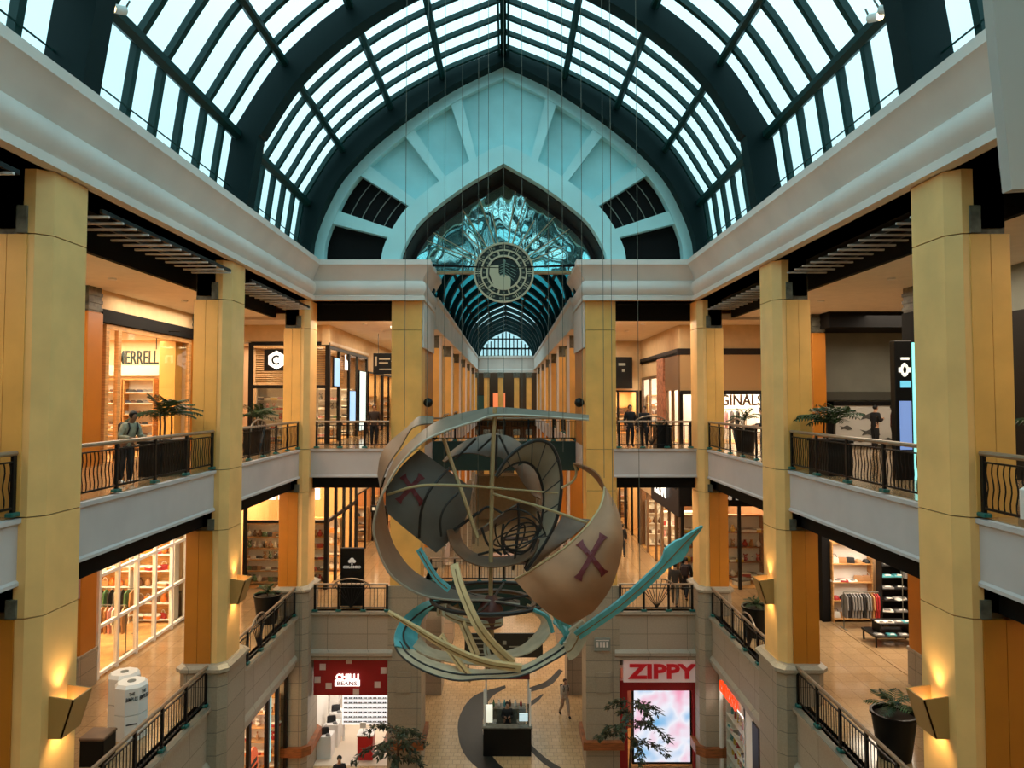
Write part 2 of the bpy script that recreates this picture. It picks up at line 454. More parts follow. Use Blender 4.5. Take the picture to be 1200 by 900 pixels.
# white slats in the grille strip
for sd in (-1, 1):
    for b in range(3):
        t = thing('ceiling_grille', '%s ceiling grille of pale slats above the %s gallery, %s' % ('dark', 'left' if sd < 0 else 'right', ['nearest the viewer', 'in the middle bay', 'next to the end facade'][b]), 'ceiling grille', (sd*8.4, [4.9, 13.9, 22.15][b], E+3.5))
        f = MB(); f.box(-0.03, 0.03, 0.1, 6.7, 0.12, 0.2); f.box(0.6, 0.66, 0.1, 6.7, 0.12, 0.2); f.build('carrier_bar', M_BLACK, t)
        for k in range(13):
            q = MB(); q.box(-0.35, 0.75, 0.15+k*0.52, 0.21+k*0.52, 0.04, 0.08); q.build('slat', mat('slat_white', (205, 200, 196), 0.5), t)
# outer shell so that no sky leaks in below the roof
for sd in (-1, 1):
    s = MB(); s.box(sd*19.6, sd*20, -5, 90, 0, E+5.5); struct(s, 'wall_left' if sd < 0 else 'wall_right', M_WALLC)
    s = MB(); s.box(sd*8.6, sd*20, -5, 90, E+5.2, E+5.5); s.box(sd*3.6, sd*8.7, YB+0.5, 90, E+5.2, E+5.5); struct(s, 'ceiling', M_DARK)
s = MB(); s.box(-20, 20, -5.4, -5, 0, E+5); struct(s, 'wall_rear', M_WALLC)
s = MB(); s.box(-20, -9, -5.4, -5, E+5, E+15); s.box(9, 20, -5.4, -5, E+5, E+15); struct(s, 'wall_rear', M_GREEN)
s = MB(); s.box(-9, 9, -5.2, -5.16, E+5, E+15); struct(s, 'window_9', M_SKYGLASS)  # unseen glazing added behind the viewer to brighten the mirror glass reflection
s = MB()
for k in range(-8, 9): s.box(k*1.1-.1, k*1.1+.1, -5.1, -4.95, E+5, E+15)
for k in range(4): s.box(-9, 9, -5.1, -4.95, E+5+k*2.4, E+5.25+k*2.4)
struct(s, 'trim_rear_added', M_GREEN)  # bars of the added rear glazing, for the mirror glass to reflect
s = MB(); s.box(-FX, FX, -5, -0.9, L2-0.5, L2); struct(s, 'floor', M_FLOOR)
s = MB(); s.box(-20, 20, 90, 90.4, 0, E+5.4); struct(s, 'wall_far', M_WALLC)

# ---------------------------------------------------------------- glass roof
P = [(8.3, 5.55), (7.95, 7.92), (6.56, 10.07), (4.61, 11.8), (2.5, 13.03), (0.0, 14.07)]
arc = [Vector((x, 0, z)) for x, z in P[1:]]
curve = cat_rom(arc, 33)                                 # from clerestory head to ridge
full = [Vector((-v.x, 0, v.z)) for v in curve] + [v for v in reversed(curve)][1:]
def offs(pts, d):
    out = []
    for i, p in enumerate(pts):
        a, b = pts[max(i-1, 0)], pts[min(i+1, len(pts)-1)]
        t = (b-a).normalized(); n = Vector((t.z, 0, -t.x))   # towards the inside (down)
        out.append(p + n*d)
    return out
YR0, YR1 = -4.0, YB-0.2
def arc_band(pts_out, pts_in, y0, y1):
    m = MB(); n = len(pts_out)
    vs = [(p.x, y0, E+p.z) for p in pts_out] + [(p.x, y0, E+p.z) for p in pts_in] + [(p.x, y1, E+p.z) for p in pts_out] + [(p.x, y1, E+p.z) for p in pts_in]
    fs = []
    for i in range(n-1):
        fs += [(i, i+1, n+i+1, n+i), (2*n+i, 3*n+i, 3*n+i+1, 2*n+i+1), (i, 2*n+i, 2*n+i+1, i+1), (n+i, n+i+1, 3*n+i+1, 3*n+i)]
    fs += [(0, n, 3*n, 2*n), (n-1, 3*n-1, 4*n-1, 2*n-1)] if False else [(0, n, 3*n, 2*n), (n-1, 2*n-1, 4*n-1, 3*n-1)]
    m.add(vs, fs); return m
legL, legR = [Vector((-8.3, 0, 5.55))], [Vector((8.3, 0, 5.55))]
prof_full = legL + full + legR
# main ribs
for i, y in enumerate((-3.4, 4.85, 13.1, 21.35)):
    struct(arc_band(prof_full, offs(prof_full, 0.78), y-0.28, y+0.28), 'trim_8', M_GREEN2, smooth=30)
# bars, purlins, glass per bay
bays = [(-3.4, 4.85), (4.85, 13.1), (13.1, 21.35), (21.35, 29.3)]
for b, (y0, y1) in enumerate(bays):
    n = 7
    bars = MB()
    for k in range(1, n):
        y = y0 + (y1-y0)*k/n
        a = arc_band(full, offs(full, 0.16), y-0.085, y+0.085); bars.add(a.v, a.f)
        for sd in (-1, 1):
            bars.add([(sd*8.3,y-0.09,E+5.55),(sd*8.3,y+0.09,E+5.55),(sd*8.14,y+0.09,E+5.55),(sd*8.14,y-0.09,E+5.55),
                      (sd*7.97,y-0.09,E+7.9),(sd*7.97,y+0.09,E+7.9),(sd*7.81,y+0.09,E+7.9),(sd*7.81,y-0.09,E+7.9)],
                     [(0,1,2,3),(4,5,6,7),(0,1,5,4),(1,2,6,5),(2,3,7,6),(3,0,4,7)])
    struct(bars, 'trim_9', M_GREEN)
    pur = MB()
    for x, z in P[1:]:
        for sd in ((-1, 1) if x else (1,)):
            r = 0.13 if (x, z) != P[1] else 0.17
            pur.tube([(sd*x*0.985, y0, E+z-0.12), (sd*x*0.985, y1, E+z-0.12)], r, 6)
            pur.tube([(sd*x*0.985, y0, E+z-0.12), (sd*x*0.985, y1, E+z-0.12)], r, 6) if False else None
    pur.box(-0.22, -0.14, y0, y1, E+13.78, E+14.0); pur.box(0.14, 0.22, y0, y1, E+13.78, E+14.0)
    for sd in (-1, 1): pur.box(sd*7.2, sd*8.45, y0, y1, E+5.5, E+5.62) if False else pur.box(sd*8.2, sd*8.4, y0, y1, E+5.55, E+5.7)
    struct(pur, 'trim_10', M_GREEN)
    rail = MB()
    for sd in (-1, 1): rail.tube([(sd*8.0, y0, E+6.25), (sd*8.0, y1, E+6.25)], 0.02, 5)
    struct(rail, 'trim_11', M_GREEN)
    gl = MB(); pts = legL + full + legR
    gv = [(p.x, y0, E+p.z) for p in pts] + [(p.x, y1, E+p.z) for p in pts]; q = len(pts)
    gl.add(gv, [(i, i+1, q+i+1, q+i) for i in range(q-1)])
    struct(gl, 'window_%d' % (b+1), M_SKYGLASS)

# ---------------------------------------------------------------- gable of the end facade
CX = 0.0
def G(pts): return [Vector((x, 0, z)) for x, z in pts]
def mirror_full(half):                                   # half from spring (x>0) to apex
    h = cat_rom(G(half), 30)
    return [Vector((-v.x, 0, v.z)) for v in h] + [v for v in reversed(h)][1:]
Oout = mirror_full([(7.78, 5.5), (7.72, 6.4), (7.3, 7.6), (6.6, 8.95), (5.3, 10.35), (3.78, 11.55), (1.95, 12.75), (0, 13.7)])
Oin = offs(Oout, 0.5)
Iin = mirror_full([(4.2, 5.5), (4.12, 5.95), (3.75, 6.7), (3.2, 7.4), (1.75, 8.55), (0, 9.6)])
Iout = offs(Iin, -0.78)
def band(pa, pb, y0, y1): return arc_band(pa, pb, y0, y1)
# dark arch between glass and gable
_in = mirror_full([(7.7, 5.5), (7.62, 6.4), (7.2, 7.6), (6.48, 8.92), (5.22, 10.28), (3.72, 11.48), (1.92, 12.66), (0, 13.6)])
_h = cat_rom([Vector((8.3, 0, 5.55)), Vector((8.1, 0, 7.0))] + arc, 30)
_out = [Vector((-v.x, 0, v.z)) for v in _h] + [v for v in reversed(_h)][1:]
struct(arc_band(_out, _in, 28.6, 29.3), 'trim_12', M_GREEN2, smooth=30)
struct(band(Oout, Oin, 29.2, 29.7), 'trim_13', M_TEAL, smooth=30)
struct(band(Iout, Iin, 29.2, 29.7), 'trim_14', M_TEAL, smooth=30)
# back panel between the arches (recessed) built as fan segments by angle
def at_angle(pts, a, c=5.4):                             # where the ray from (0,c) at angle a from vertical meets the curve
    dx, dz = math.sin(a), math.cos(a); best = None
    for p, q in zip(pts, pts[1:]):
        ex, ez = q.x-p.x, q.z-p.z; den = dx*ez - dz*ex
        if abs(den) < 1e-9: continue
        t = (p.x*ez - (p.z-c)*ex)/den; u = (p.x*dz - (p.z-c)*dx)/den if abs(den) > 0 else 0
        s = ((p.x)*dz - (p.z-c)*dx)/(den)
        if t > 0 and -0.001 <= s <= 1.001: best = t if best is None else max(best, t)
    return (dx*(best or 0), c + dz*(best or 0))
def seg(a0, a1, y0, y1, name, m, outer=Oin, inner=Iout, n=8):
    mb = MB(); po, pi_ = [], []
    for k in range(n+1):
        a = math.radians(a0 + (a1-a0)*k/n)
        po.append(at_angle(outer, a)); pi_.append(at_angle(inner, a))
    vs = [(x, y0, E+z) for x, z in po] + [(x, y0, E+z) for x, z in pi_] + [(x, y1, E+z) for x, z in po] + [(x, y1, E+z) for x, z in pi_]
    N = n+1; fs = []
    for i in range(n):
        fs += [(i, i+1, N+i+1, N+i), (2*N+i, 3*N+i, 3*N+i+1, 2*N+i+1), (i, 2*N+i, 2*N+i+1, i+1), (N+i, N+i+1, 3*N+i+1, 3*N+i)]
    fs += [(0, N, 3*N, 2*N), (N-1, 2*N-1, 4*N-1, 3*N-1)]
    mb.add(vs, fs); struct(mb, name, m)
OoutM, IinM = Oout, Iin
for s in (-1, 1):
    for a0, a1 in ((14.0, 18.0), (33, 37), (53, 57.5), (71.5, 76)):
        seg(s*a0, s*a1, 29.25, 29.75, 'trim_15', M_TEAL, outer=offs(Oout, 0.25), inner=offs(Iin, -0.4))
    seg(s*17, s*34, 29.6, 29.75, 'wall_gable', M_TEALP, outer=offs(Oout, 0.25), inner=offs(Iin, -0.4))
    seg(s*36, s*54, 29.6, 29.75, 'wall_gable', M_TEALP, outer=offs(Oout, 0.25), inner=offs(Iin, -0.4))
    seg(s*56, s*73, 29.65, 29.75, 'wall_gable', M_DARK, outer=offs(Oout, 0.25), inner=offs(Iin, -0.4))
    seg(s*75, s*91, 29.65, 29.75, 'wall_gable', M_DARK, outer=offs(Oout, 0.25), inner=offs(Iin, -0.4))
    # slanted louvre bars in the dark bay
    for k in range(4):
        f = (k+1)/5; pts_ = []
        for j in range(5):
            a = math.radians(s*(56.5+16.0*j/4)); o = at_angle(offs(Oout, 0.45), a); i = at_angle(offs(Iin, -0.75), a)
            pts_.append((o[0]*(1-f)+i[0]*f, 29.6, E+o[1]*(1-f)+i[1]*f))
        m = MB(); m.tube(pts_, 0.022, 4); struct(m, 'trim_16', M_GREY)
seg(-15, 15, 29.45, 29.75, 'wall_gable', M_TEALP, outer=offs(Oout, 0.25), inner=offs(Iin, -0.4))
m = MB(); m.box(-0.02, 0.02, 29.43, 29.5, E+10.3, E+13.3); struct(m, 'trim_17', M_TEAL)
# reveal of the opening, its thin gold frame and the rippled mirror glass
struct(band(offs(Iin, -0.05), offs(Iin, 0.05), 29.7, 31.6), 'trim_18', M_REVEAL, smooth=30)
Ig = offs(Iin, 0.02)
struct(band(offs(Iin, 0.05), offs(Iin, 0.22), 31.3, 31.6), 'trim_19', M_REVEAL, smooth=30)
def rip_mat():
    m = bpy.data.materials.new('rippled_teal_mirror_glass'); m.use_nodes = True
    nt = m.node_tree; b = nt.nodes['Principled BSDF']
    b.inputs['Base Color'].default_value = rgb((196, 248, 246)); b.inputs['Metallic'].default_value = 0.9
    b.inputs['Roughness'].default_value = 0.05
    geo = nt.nodes.new('ShaderNodeNewGeometry'); mp = nt.nodes.new('ShaderNodeMapping')
    mp.inputs['Scale'].default_value = (0.9, 1, 0.55)
    nz = nt.nodes.new('ShaderNodeTexNoise'); nz.inputs['Scale'].default_value = 0.95; nz.inputs['Detail'].default_value = 0.8; nz.inputs['Distortion'].default_value = 0.5
    bp = nt.nodes.new('ShaderNodeBump'); bp.inputs['Strength'].default_value = 1.0; bp.inputs['Distance'].default_value = 0.17
    nt.links.new(geo.outputs['Position'], mp.inputs['Vector']); nt.links.new(mp.outputs['Vector'], nz.inputs['Vector'])
    nt.links.new(nz.outputs['Fac'], bp.inputs['Height']); nt.links.new(bp.outputs['Normal'], b.inputs['Normal'])
    return m
M_RIP = rip_mat()
gpts = offs(Iin, 0.1); q = len(gpts)
mb = MB()
vs = [(p.x, 31.45, E+p.z) for p in gpts] + [(p.x, 31.45, E+max(5.55, 5.55)) for p in gpts] + [(p.x, 31.5, E+p.z) for p in gpts] + [(p.x, 31.5, E+5.55) for p in gpts]
fs = []
for i in range(q-1): fs += [(i, i+1, q+i+1, q+i), (2*q+i, 3*q+i, 3*q+i+1, 2*q+i+1)]
mb.add(vs, fs); struct(mb, 'window_5', M_RIP)
mb = MB(); mb.box(-4.2, 4.2, 31.35, 31.6, E+5.45, E+5.58); struct(mb, 'trim_20', M_BRASS)
# wall above the passage roof, behind the gable, so that no open sky shows
mb = MB()
vs = [(p.x, 31.7, E+p.z) for p in gpts] + [(sx*20, 31.7, E+zz) for sx, zz in ((-1, 20), (1, 20))]
mb.box(-8.2, -4.25, 29.8, 31.8, E+5.4, E+7.4); mb.box(4.25, 8.2, 29.8, 31.8, E+5.4, E+7.4)
mb.box(-4.6, 4.6, 31.75, 31.9, E+8.4, E+9.8); mb.box(-4.6, 4.6, 29.76, 31.9, E+9.75, E+9.9)
struct(mb, 'wall_gable', M_DARK)

# ---------------------------------------------------------------- passage vault
pv = mirror_full([(3.55, 4.7), (3.3, 5.9), (2.6, 7.0), (1.4, 7.9), (0, 8.5)])
for y in [33.0 + 4.15*k for k in range(14)]:
    struct(arc_band(pv, offs(pv, 0.32), y-0.3, y+0.3), 'trim_21', M_GREEN2, smooth=30)
for k, (x, z) in enumerate(((3.4, 5.6), (2.75, 6.85), (1.5, 7.83), (0, 8.45))):
    m = MB()
    for sd in ((-1, 1) if x else (1,)): m.tube([(sd*x, 32, E+z-0.06), (sd*x, 86, E+z-0.06)], 0.09, 6)
    struct(m, 'trim_22', M_GREEN2)
bb = MB()
for k in range(1, 27):
    y = 60 + 1.0*k
    a = arc_band(pv, offs(pv, 0.04), y-0.05, y+0.05); bb.add(a.v, a.f)
struct(bb, 'trim_23', M_GREEN2)
for k, (y0, y1, m) in enumerate(((32, 62, M_PASSGLASS), (62, 88, M_SKYGLASS))):
    gl = MB(); q = len(pv)
    gl.add([(p.x, y0, E+p.z) for p in pv] + [(p.x, y1, E+p.z) for p in pv], [(i, i+1, q+i+1, q+i) for i in range(q-1)])
    struct(gl, 'window_%d' % (6+k), m)
# glazed end of the vault
gl = MB(); q = len(pv); gl.add([(p.x, 88, E+p.z) for p in pv] + [(0, 88, E+4.7)], [(i, i+1, q) for i in range(q-1)]); struct(gl, 'window_8', M_SKYGLASS)
m = MB()
for k in range(-7, 8): m.box(k*.46-.07, k*.46+.07, 87.8, 87.95, E+4.7, E+8.3-abs(k)*.33)
m.box(-3.4, 3.4, 87.8, 87.95, E+6.0, E+6.2); m.box(-3.0, 3.0, 87.8, 87.95, E+7.2, E+7.35)
struct(m, 'trim_25', M_GREEN2)
# curved end of the passage
N = 16
cen = [( -4.2 + 8.4*i/N, 84.5 - 2.4*math.sin(PI*(0.15+0.5*i/N)) + 0.4) for i in range(N+1)]
mb = MB()
vs = []; fs = []
for x, y in cen:
    vs += [(x, y, E+3.0), (x, y-0.25, E+3.0), (x, y-0.25, E+3.3), (x, y, E+3.4), (x, y-0.1, E+4.6), (x, y-0.3, E+4.7), (x, y-0.3, E+4.9), (x, y+0.4, E+4.9), (x, y+0.4, E+3.0)]
for i in range(N):
    for j in range(9): fs.append((i*9+j, i*9+(j+1) % 9, (i+1)*9+(j+1) % 9, (i+1)*9+j))
mb.add(vs, fs); struct(mb, 'trim_24', M_CORNICE)
# ================================================================ COLUMNS
def pil(x1, h, c, sd): return mir([(0, -h+c), (c, -h), (x1, -h), (x1, h), (c, h), (0, h-c)], sd)
def octo(x0, x1, h, c, sd):      # footprint relative to (face plane, centre): chamfered
    return mir([(x0, -h+c), (x0+c, -h), (x1-c, -h), (x1, -h+c), (x1, h-c), (x1-c, h), (x0+c, h), (x0, h-c)], sd)
def column(sd, y, label, group='yellow clad atrium columns'):
    t = thing('atrium_column', label, 'column', (sd*W, y, 0), 0, group)
    m = MB()
    m.stack([(octo(-0.12, 1.2, 0.92, 0.2, sd), 0), (octo(-0.12, 1.2, 0.92, 0.2, sd), L1+0.86)])
    m.stack([(octo(-0.12, 1.2, 0.92, 0.2, sd), L1+0.86), (octo(-0.2, 1.28, 1.0, 0.2, sd), L1+0.93), (octo(-0.2, 1.28, 1.0, 0.2, sd), L1+1.02), (octo(-0.08, 1.16, 0.88, 0.2, sd), L1+1.1)])
    m.build('stone_pier', M_STONE, t)
    z0 = L1+1.1
    j = MB(); j.prism(octo(0.05, 0.95, 0.64, 0.2, sd), z0, L2+4.84); j.build('joint_core', M_JOINT, t)
    m = MB()
    for a, b in ((z0, L2-1.72), (L2-1.70, L2-0.02), (L2, L2+4.84), (L2+4.86, E+3.98)):
        m.prism(pil(0.40, 0.7, 0.2, sd), a, b)
    m.build('inner_pilaster', M_LIGHT, t)
    m = MB()
    m.prism(mir([(0.36, -0.74), (0.735, -0.74), (0.735, 0.74), (0.36, 0.74)], sd), z0, L2-1.72)
    m.prism(mir([(0.745, -0.74), (1.1, -0.74), (1.1, 0.74), (0.745, 0.74)], sd), z0, L2-1.72)
    m.build('lower_cladding', M_ORANGE, t)
    m = MB()
    m.prism(mir([(0.32, -0.72), (0.66, -0.72), (0.66, 0.72), (0.32, 0.72)], sd), L2, L2+4.84)
    m.prism(mir([(0.67, -0.72), (1.0, -0.72), (1.0, 0.72), (0.67, 0.72)], sd), L2, L2+4.84)
    m.build('upper_cladding', M_SHAFT, t)
    for zz, hh in ((L2-1.70, 0.62), (L2+4.86, 1.4)):
        m = MB(); m.prism(mir([(0.40, -0.62), (0.98, -0.62), (0.98, 0.62), (0.40, 0.62)], sd), zz, zz+hh)
        for k in (-0.4, 0.0, 0.4): m.prism(mir([(0.45, -0.70), (0.93, -0.70), (0.93, -0.6), (0.45, -0.6)], sd), zz+0.1, zz+hh-0.15)
        m.prism(mir([(0.32, -0.74), (0.5, -0.74), (0.5, -0.58), (0.32, -0.58)], sd), zz, zz+min(hh, 0.95)*0.5)
        m.build('steel_capital', M_STEEL, t)
    m = MB(); m.prism(octo(-0.30, 1.4, 1.1, 0.3, sd), 0.95, 1.3); m.build('wooden_collar', M_WOOD, t)
    return t
names = {0: 'nearest', 1: 'second', 2: 'corner'}
for sd in (-1, 1):
    side = 'left' if sd < 0 else 'right'
    for i, y in enumerate(COLY):
        column(sd, y, ['tall yellow clad column nearest the viewer on the %s balcony edge', 'tall yellow clad column in the middle of the %s balcony edge', 'tall yellow clad column at the %s far corner of the atrium'][i] % side)
# portal columns beside the passage
for sd in (-1, 1):
    side = 'left' if sd < 0 else 'right'
    t = thing('portal_column', 'broad yellow portal column %s of the passage mouth, on stone pier' % side, 'column', (sd*3.35, YB+0.1, 0), 0, 'portal columns')
    a, b = 0.0, 1.22
    m = MB(); m.stack([(mir([(a-0.06, -0.06), (b+0.06, -0.06), (b+0.06, 1.5), (a-0.06, 1.5)], sd), 0), (mir([(a-0.06, -0.06), (b+0.06, -0.06), (b+0.06, 1.5), (a-0.06, 1.5)], sd), L1+1.0)])
    m.build('stone_pier', M_STONE, t)
    j = MB(); j.box(sd*(a+0.03), sd*(b-0.03), 0.03, 1.3, L1+1.0, E+4.0); j.build('joint_core', M_JOINT, t)
    m = MB()
    for z0, z1 in ((L1+1.0, L2-1.72), (L2-1.70, L2-0.05), (L2-0.03, L2+4.8), (L2+4.82, E+4.02)):
        m.box(sd*a, sd*b, 0, 1.32, z0, z1)
    m.build('cladding', M_SHAFT, t)
    m = MB(); m.box(sd*(a+0.02), sd*(b-0.2), 1.34, 4.9, L2, E+2.2); m.build('return_panel', M_ORANGE, t)
    m = MB(); m.box(sd*(a+0.35), sd*(b-0.3), -0.1, -0.05, 3.1, 3.9); m.build('square_panel', M_STONE, t)
    if sd > 0:
        m = MB(); m.box(0.28, 0.92, -0.11, -0.05, 4.75, 5.25); m.build('plaque', M_GREY, t)
        q = MB()
        for k in range(4): q.box(0.36+k*0.13, 0.44+k*0.13, -0.13, -0.1, 4.9, 5.1)
        q.box(0.33, 0.87, -0.125, -0.1, 5.15, 5.18); q.build('plaque_relief', M_CORNICE, t)
    m = MB(); m.box(sd*(a-0.2), sd*(b+0.2), -0.3, 1.6, 0.95, 1.25); m.build('wooden_collar', M_WOOD, t)
    # planter tub fixed high on the inside return
    m = MB(); m.ball((0, 0, 0), 0.2, 10, 7)
    o = m.build('loudspeaker_globe', M_BLACK, None, (sd*3.15, YB+.9, E-0.15), 0, 50); tag(o, 'round black globe fixed to the %s wall of the passage mouth' % side, 'globe', 'black globes at the passage mouth')
# passage columns
for sd in (-1, 1):
    side = 'left' if sd < 0 else 'right'
    for k in range(6):
        y = 37.6 + 7.6*k
        t = thing('passage_column', 'yellow passage column with pale edge, %s from the atrium on the %s' % (ORD[k], side), 'column', (sd*PXH, y, 0), 0, 'passage columns')
        m = MB(); m.box(sd*0.0, sd*0.12, -0.7, -0.45, L1+1, E+3.3); m.build('pale_edge_strip', M_CORNICE, t)
        m = MB(); m.box(sd*0.02, sd*0.75, -0.6, 0.7, L2, E+2.6); m.build('upper_cladding', M_SHAFT, t)
        m = MB(); m.box(sd*0.02, sd*0.85, -0.6, 0.8, L1+1, L2-1.0); m.build('lower_cladding', M_ORANGE, t)
        m = MB(); m.box(sd*0.1, sd*0.65, -0.4, 0.5, E+2.6, E+3.3); m.build('steel_capital', M_STEEL, t)
        m = MB(); m.box(sd*-0.05, sd*1.0, -0.7, 0.9, 0, L1+1); m.build('stone_pier', M_STONE, t)
# pilasters against the shop facades
for sd in (-1, 1):
    side = 'left' if sd < 0 else 'right'
    for i, y in enumerate((13.1, 21.6, 28.9)):
        if i == 0: continue
        t = thing('shopfront_pilaster', 'orange pilaster on stone base against the %s shop wall, %s' % (side, ['', 'nearer one', 'farther one'][i]), 'pilaster', (sd*12.42, y, 0), 0, 'shopfront pilasters')
        for nm, lv, zt, mm in (('upper_cladding', L2, E+2.6, M_ORANGE), ('lower_cladding', L1, L2-0.95, M_ORANGE)):
            m = MB(); m.cbox(-0.27, 0.27, -0.42, 0.42, lv+(0.0 if lv == L2 else 1.1), zt, 0.03); m.build(nm, M_DARK if (sd > 0 and i == 1 and lv == L2) else mm, t)
        m = MB(); m.cbox(-0.28, 0.28, -0.5, 0.5, L1, L1+1.0, 0.03); m.cbox(-0.285, 0.285, -0.54, 0.54, L1+1.0, L1+1.1, 0.02); m.build('stone_base', M_STONE, t)
        m = MB(); m.box(-0.24, 0.24, -0.34, 0.34, E+2.6, E+3.36)
        for k in range(3): m.box(-0.265, 0.265, -0.38, 0.38, E+2.65+k*0.22, E+2.75+k*0.22)
        m.build('steel_capital', M_STEEL, t)
        if sd < 0 and i == 1:
            m = MB(); m.box(-.17, 0.25, -0.46, -0.42, 9.05, 9.75); o = m.build('notice', mat('notice_lilac', (170, 130, 130), 0.5), t)
            q = MB(); q.box(-.12, 0.2, -0.47, -0.455, 9.12, 9.3); q.build('notice_band', mat('notice_violet', (120, 60, 120), 0.5), t)

# ================================================================ WALL SCONCES
def sconce(sd, y, label):
    t = thing('wall_sconce', label, 'wall lamp', (sd*W, y, 8.92), 0, 'uplighter sconces on the columns')
    w = 0.28
    m = MB()                                             # open wedge: wide at the top
    outer = [(0.0, 0.0), (-0.24, 0.0), (-0.44, 0.66), (0.0, 0.72)]
    def plate(pa, y0, y1): m.prismy([(sd*a, b) for a, b in pa], y0, y1)
    plate(outer, -w, -w+0.03); plate(outer, w-0.03, w)
    m.prismy([(sd*a, b) for a, b in [(-0.24, 0.0), (-0.44, 0.66), (-0.41, 0.66), (-0.21, 0.0)]], -w, w)
    m.build('shade', mat('sconce_ochre', (176, 134, 74), 0.5), t)
    b = MB(); b.box(sd*-0.18, sd*-0.06, -0.2, 0.2, 0.35, 0.45); b.build('lamp', M_LAMPW, t)
    for dz, rx, pw in ((0.12, 0, 30), (0.62, PI, 22)):
        l = bpy.data.lights.new('sconce_light', 'SPOT'); l.energy = pw*2.2; l.color = (1, 0.72, 0.36); l.spot_size = math.radians(105); l.spot_blend = 0.8; l.shadow_soft_size = 0.08
        o = bpy.data.objects.new('sconce_light', l); COL.objects.link(o); o.location = (sd*(W-0.16), y, 9.0+dz); o.rotation_euler = (rx, 0, 0)
for sd in (-1, 1):
    side = 'left' if sd < 0 else 'right'
    for i, y in enumerate(COLY[:2]):
        sconce(sd, y-0.02, 'ochre wedge shaped wall lamp on the %s %s column' % (['nearest', 'middle'][i], side))

# ================================================================ RAILINGS
RAILS = {}
def railing(p0, p1, z, label, fan=None, bal=0.14, posts=1.35, wavy=False, green=False):
    p0, p1 = Vector((p0[0], p0[1], 0)), Vector((p1[0], p1[1], 0)); L = (p1-p0).length
    rz = math.atan2(p1.y-p0.y, p1.x-p0.x)
    t = thing('balcony_railing', label, 'railing', (p0.x, p0.y, z), rz, 'black balcony railings')
    m = MB(); m.tube([(0, 0, 1.06), (L, 0, 1.06)], 0.045, 8)
    if fan:
        pass
    m.build('handrail', M_HAND, t, smooth=40)
    m = MB(); m.box(0, L, -0.02, 0.02, 0.9, 0.93); m.box(0, L, -0.02, 0.02, 0.12, 0.16); m.build('cross_rail', M_BLACK, t)
    n = max(2, round(L/posts)+1); xs = [L*i/(n-1) for i in range(n)]; xs[0] += 0.05; xs[-1] -= 0.05
    pm = MB(); pm.cbox(-0.045, 0.045, -0.03, 0.03, 0, 1.03, 0.008); base = None
    fm = MB(); fm.cbox(-0.11, 0.11, -0.07, 0.07, 0, 0.07, 0.015)
    po = fo = None
    for x in xs:
        if po is None:
            po = pm.build('post', M_BLACK, t, (x, 0, 0)); fo = fm.build('post_foot', mat('foot_teal', (20, 92, 84), 0.4), po)
        else:
            c = link_copy(po, t); c.location = (x, 0, 0); d = link_copy(fo, c)
    if fan:
        fx, fr = fan
        m = MB(); m.tube([(fx+fr*math.cos(PI*k/16), -0.02, 0.93+0.36*math.sin(PI*k/16)) for k in range(17)], 0.03, 6)
        m.build('arched_top', M_HAND, t, smooth=40)
        m = MB()
        for k in range(1, 10):
            a = PI*k/10
            m.tube([(fx, -0.03, 0.12), (fx+fr*0.95*math.cos(a), -0.03, 0.93+0.34*math.sin(a))], 0.014, 5)
        m.build('fan_bars', M_BLACK, t)
    bo = None; k = 0; nb = int(L/bal)
    for i in range(1, nb):
        x = L*i/nb
        if any(abs(x-q) < 0.06 for q in xs): continue
        if fan and abs(x-fan[0]) < fan[1]*0.9: continue
        if bo is None:
            b = MB()
            if wavy: b.tube([(0.025*math.sin(j*1.1), 0, 0.13+0.79*j/9) for j in range(10)], 0.012, 5)
            else: b.tube([(0, 0, 0.13), (0, 0, 0.92)], 0.011, 5)
            bo = b.build('baluster', M_BLACK, t, (x, 0, 0))
        else: c = link_copy(bo, t); c.location = (x, 0, 0)
    return t
for sd in (-1, 1):
    side = 'left' if sd < 0 else 'right'; x = sd*(FX+0.03)
    railing((x, 6.5), (x, 12.35), L2+0.02, 'black railing at the upper %s edge nearest the viewer' % side, wavy=True)
    railing((x, 13.85), (x, 20.6), L2+0.02, 'black railing of the upper %s balcony between first and second column' % side, wavy=True, posts=1.7)
    railing((x, 22.1), (x, 28.95), L2+0.02, 'black railing of the upper %s balcony between second and corner column' % side, fan=(2.2 if sd < 0 else 3.4, 0.75), wavy=True)
    railing((x, 13.95), (x, 20.45), L1+0.02, 'black railing of the middle level %s balcony in the near bay' % side, posts=1.3)
    railing((x, 22.3), (x, 28.8), L1+0.02, 'black railing of the middle level %s balcony in the far bay' % side, fan=(2.3, 0.7))
    a, b = sd*7.6, sd*4.62
    if a > b: a, b = b, a
    railing((a, YB-0.0), (b, YB-0.0), L2+0.02, 'short black railing on the upper end balcony, %s of the passage' % side, fan=(1.35, 0.7) if sd > 0 else None, posts=1.0)
    railing((a, YB-0.0), (b, YB-0.0), L1+0.02, 'short black railing on the middle end balcony, %s of the passage' % side, fan=(1.5, 0.75), posts=0.95)
    railing((sd*3.45, 38.0), (sd*3.45, 52), L2+0.02, 'black railing along the %s side of the upper passage' % side, bal=0.3)
    railing((sd*3.45, 38.0), (sd*3.45, 52), L1+0.02, 'black railing along the %s side of the middle passage' % side, bal=0.3)
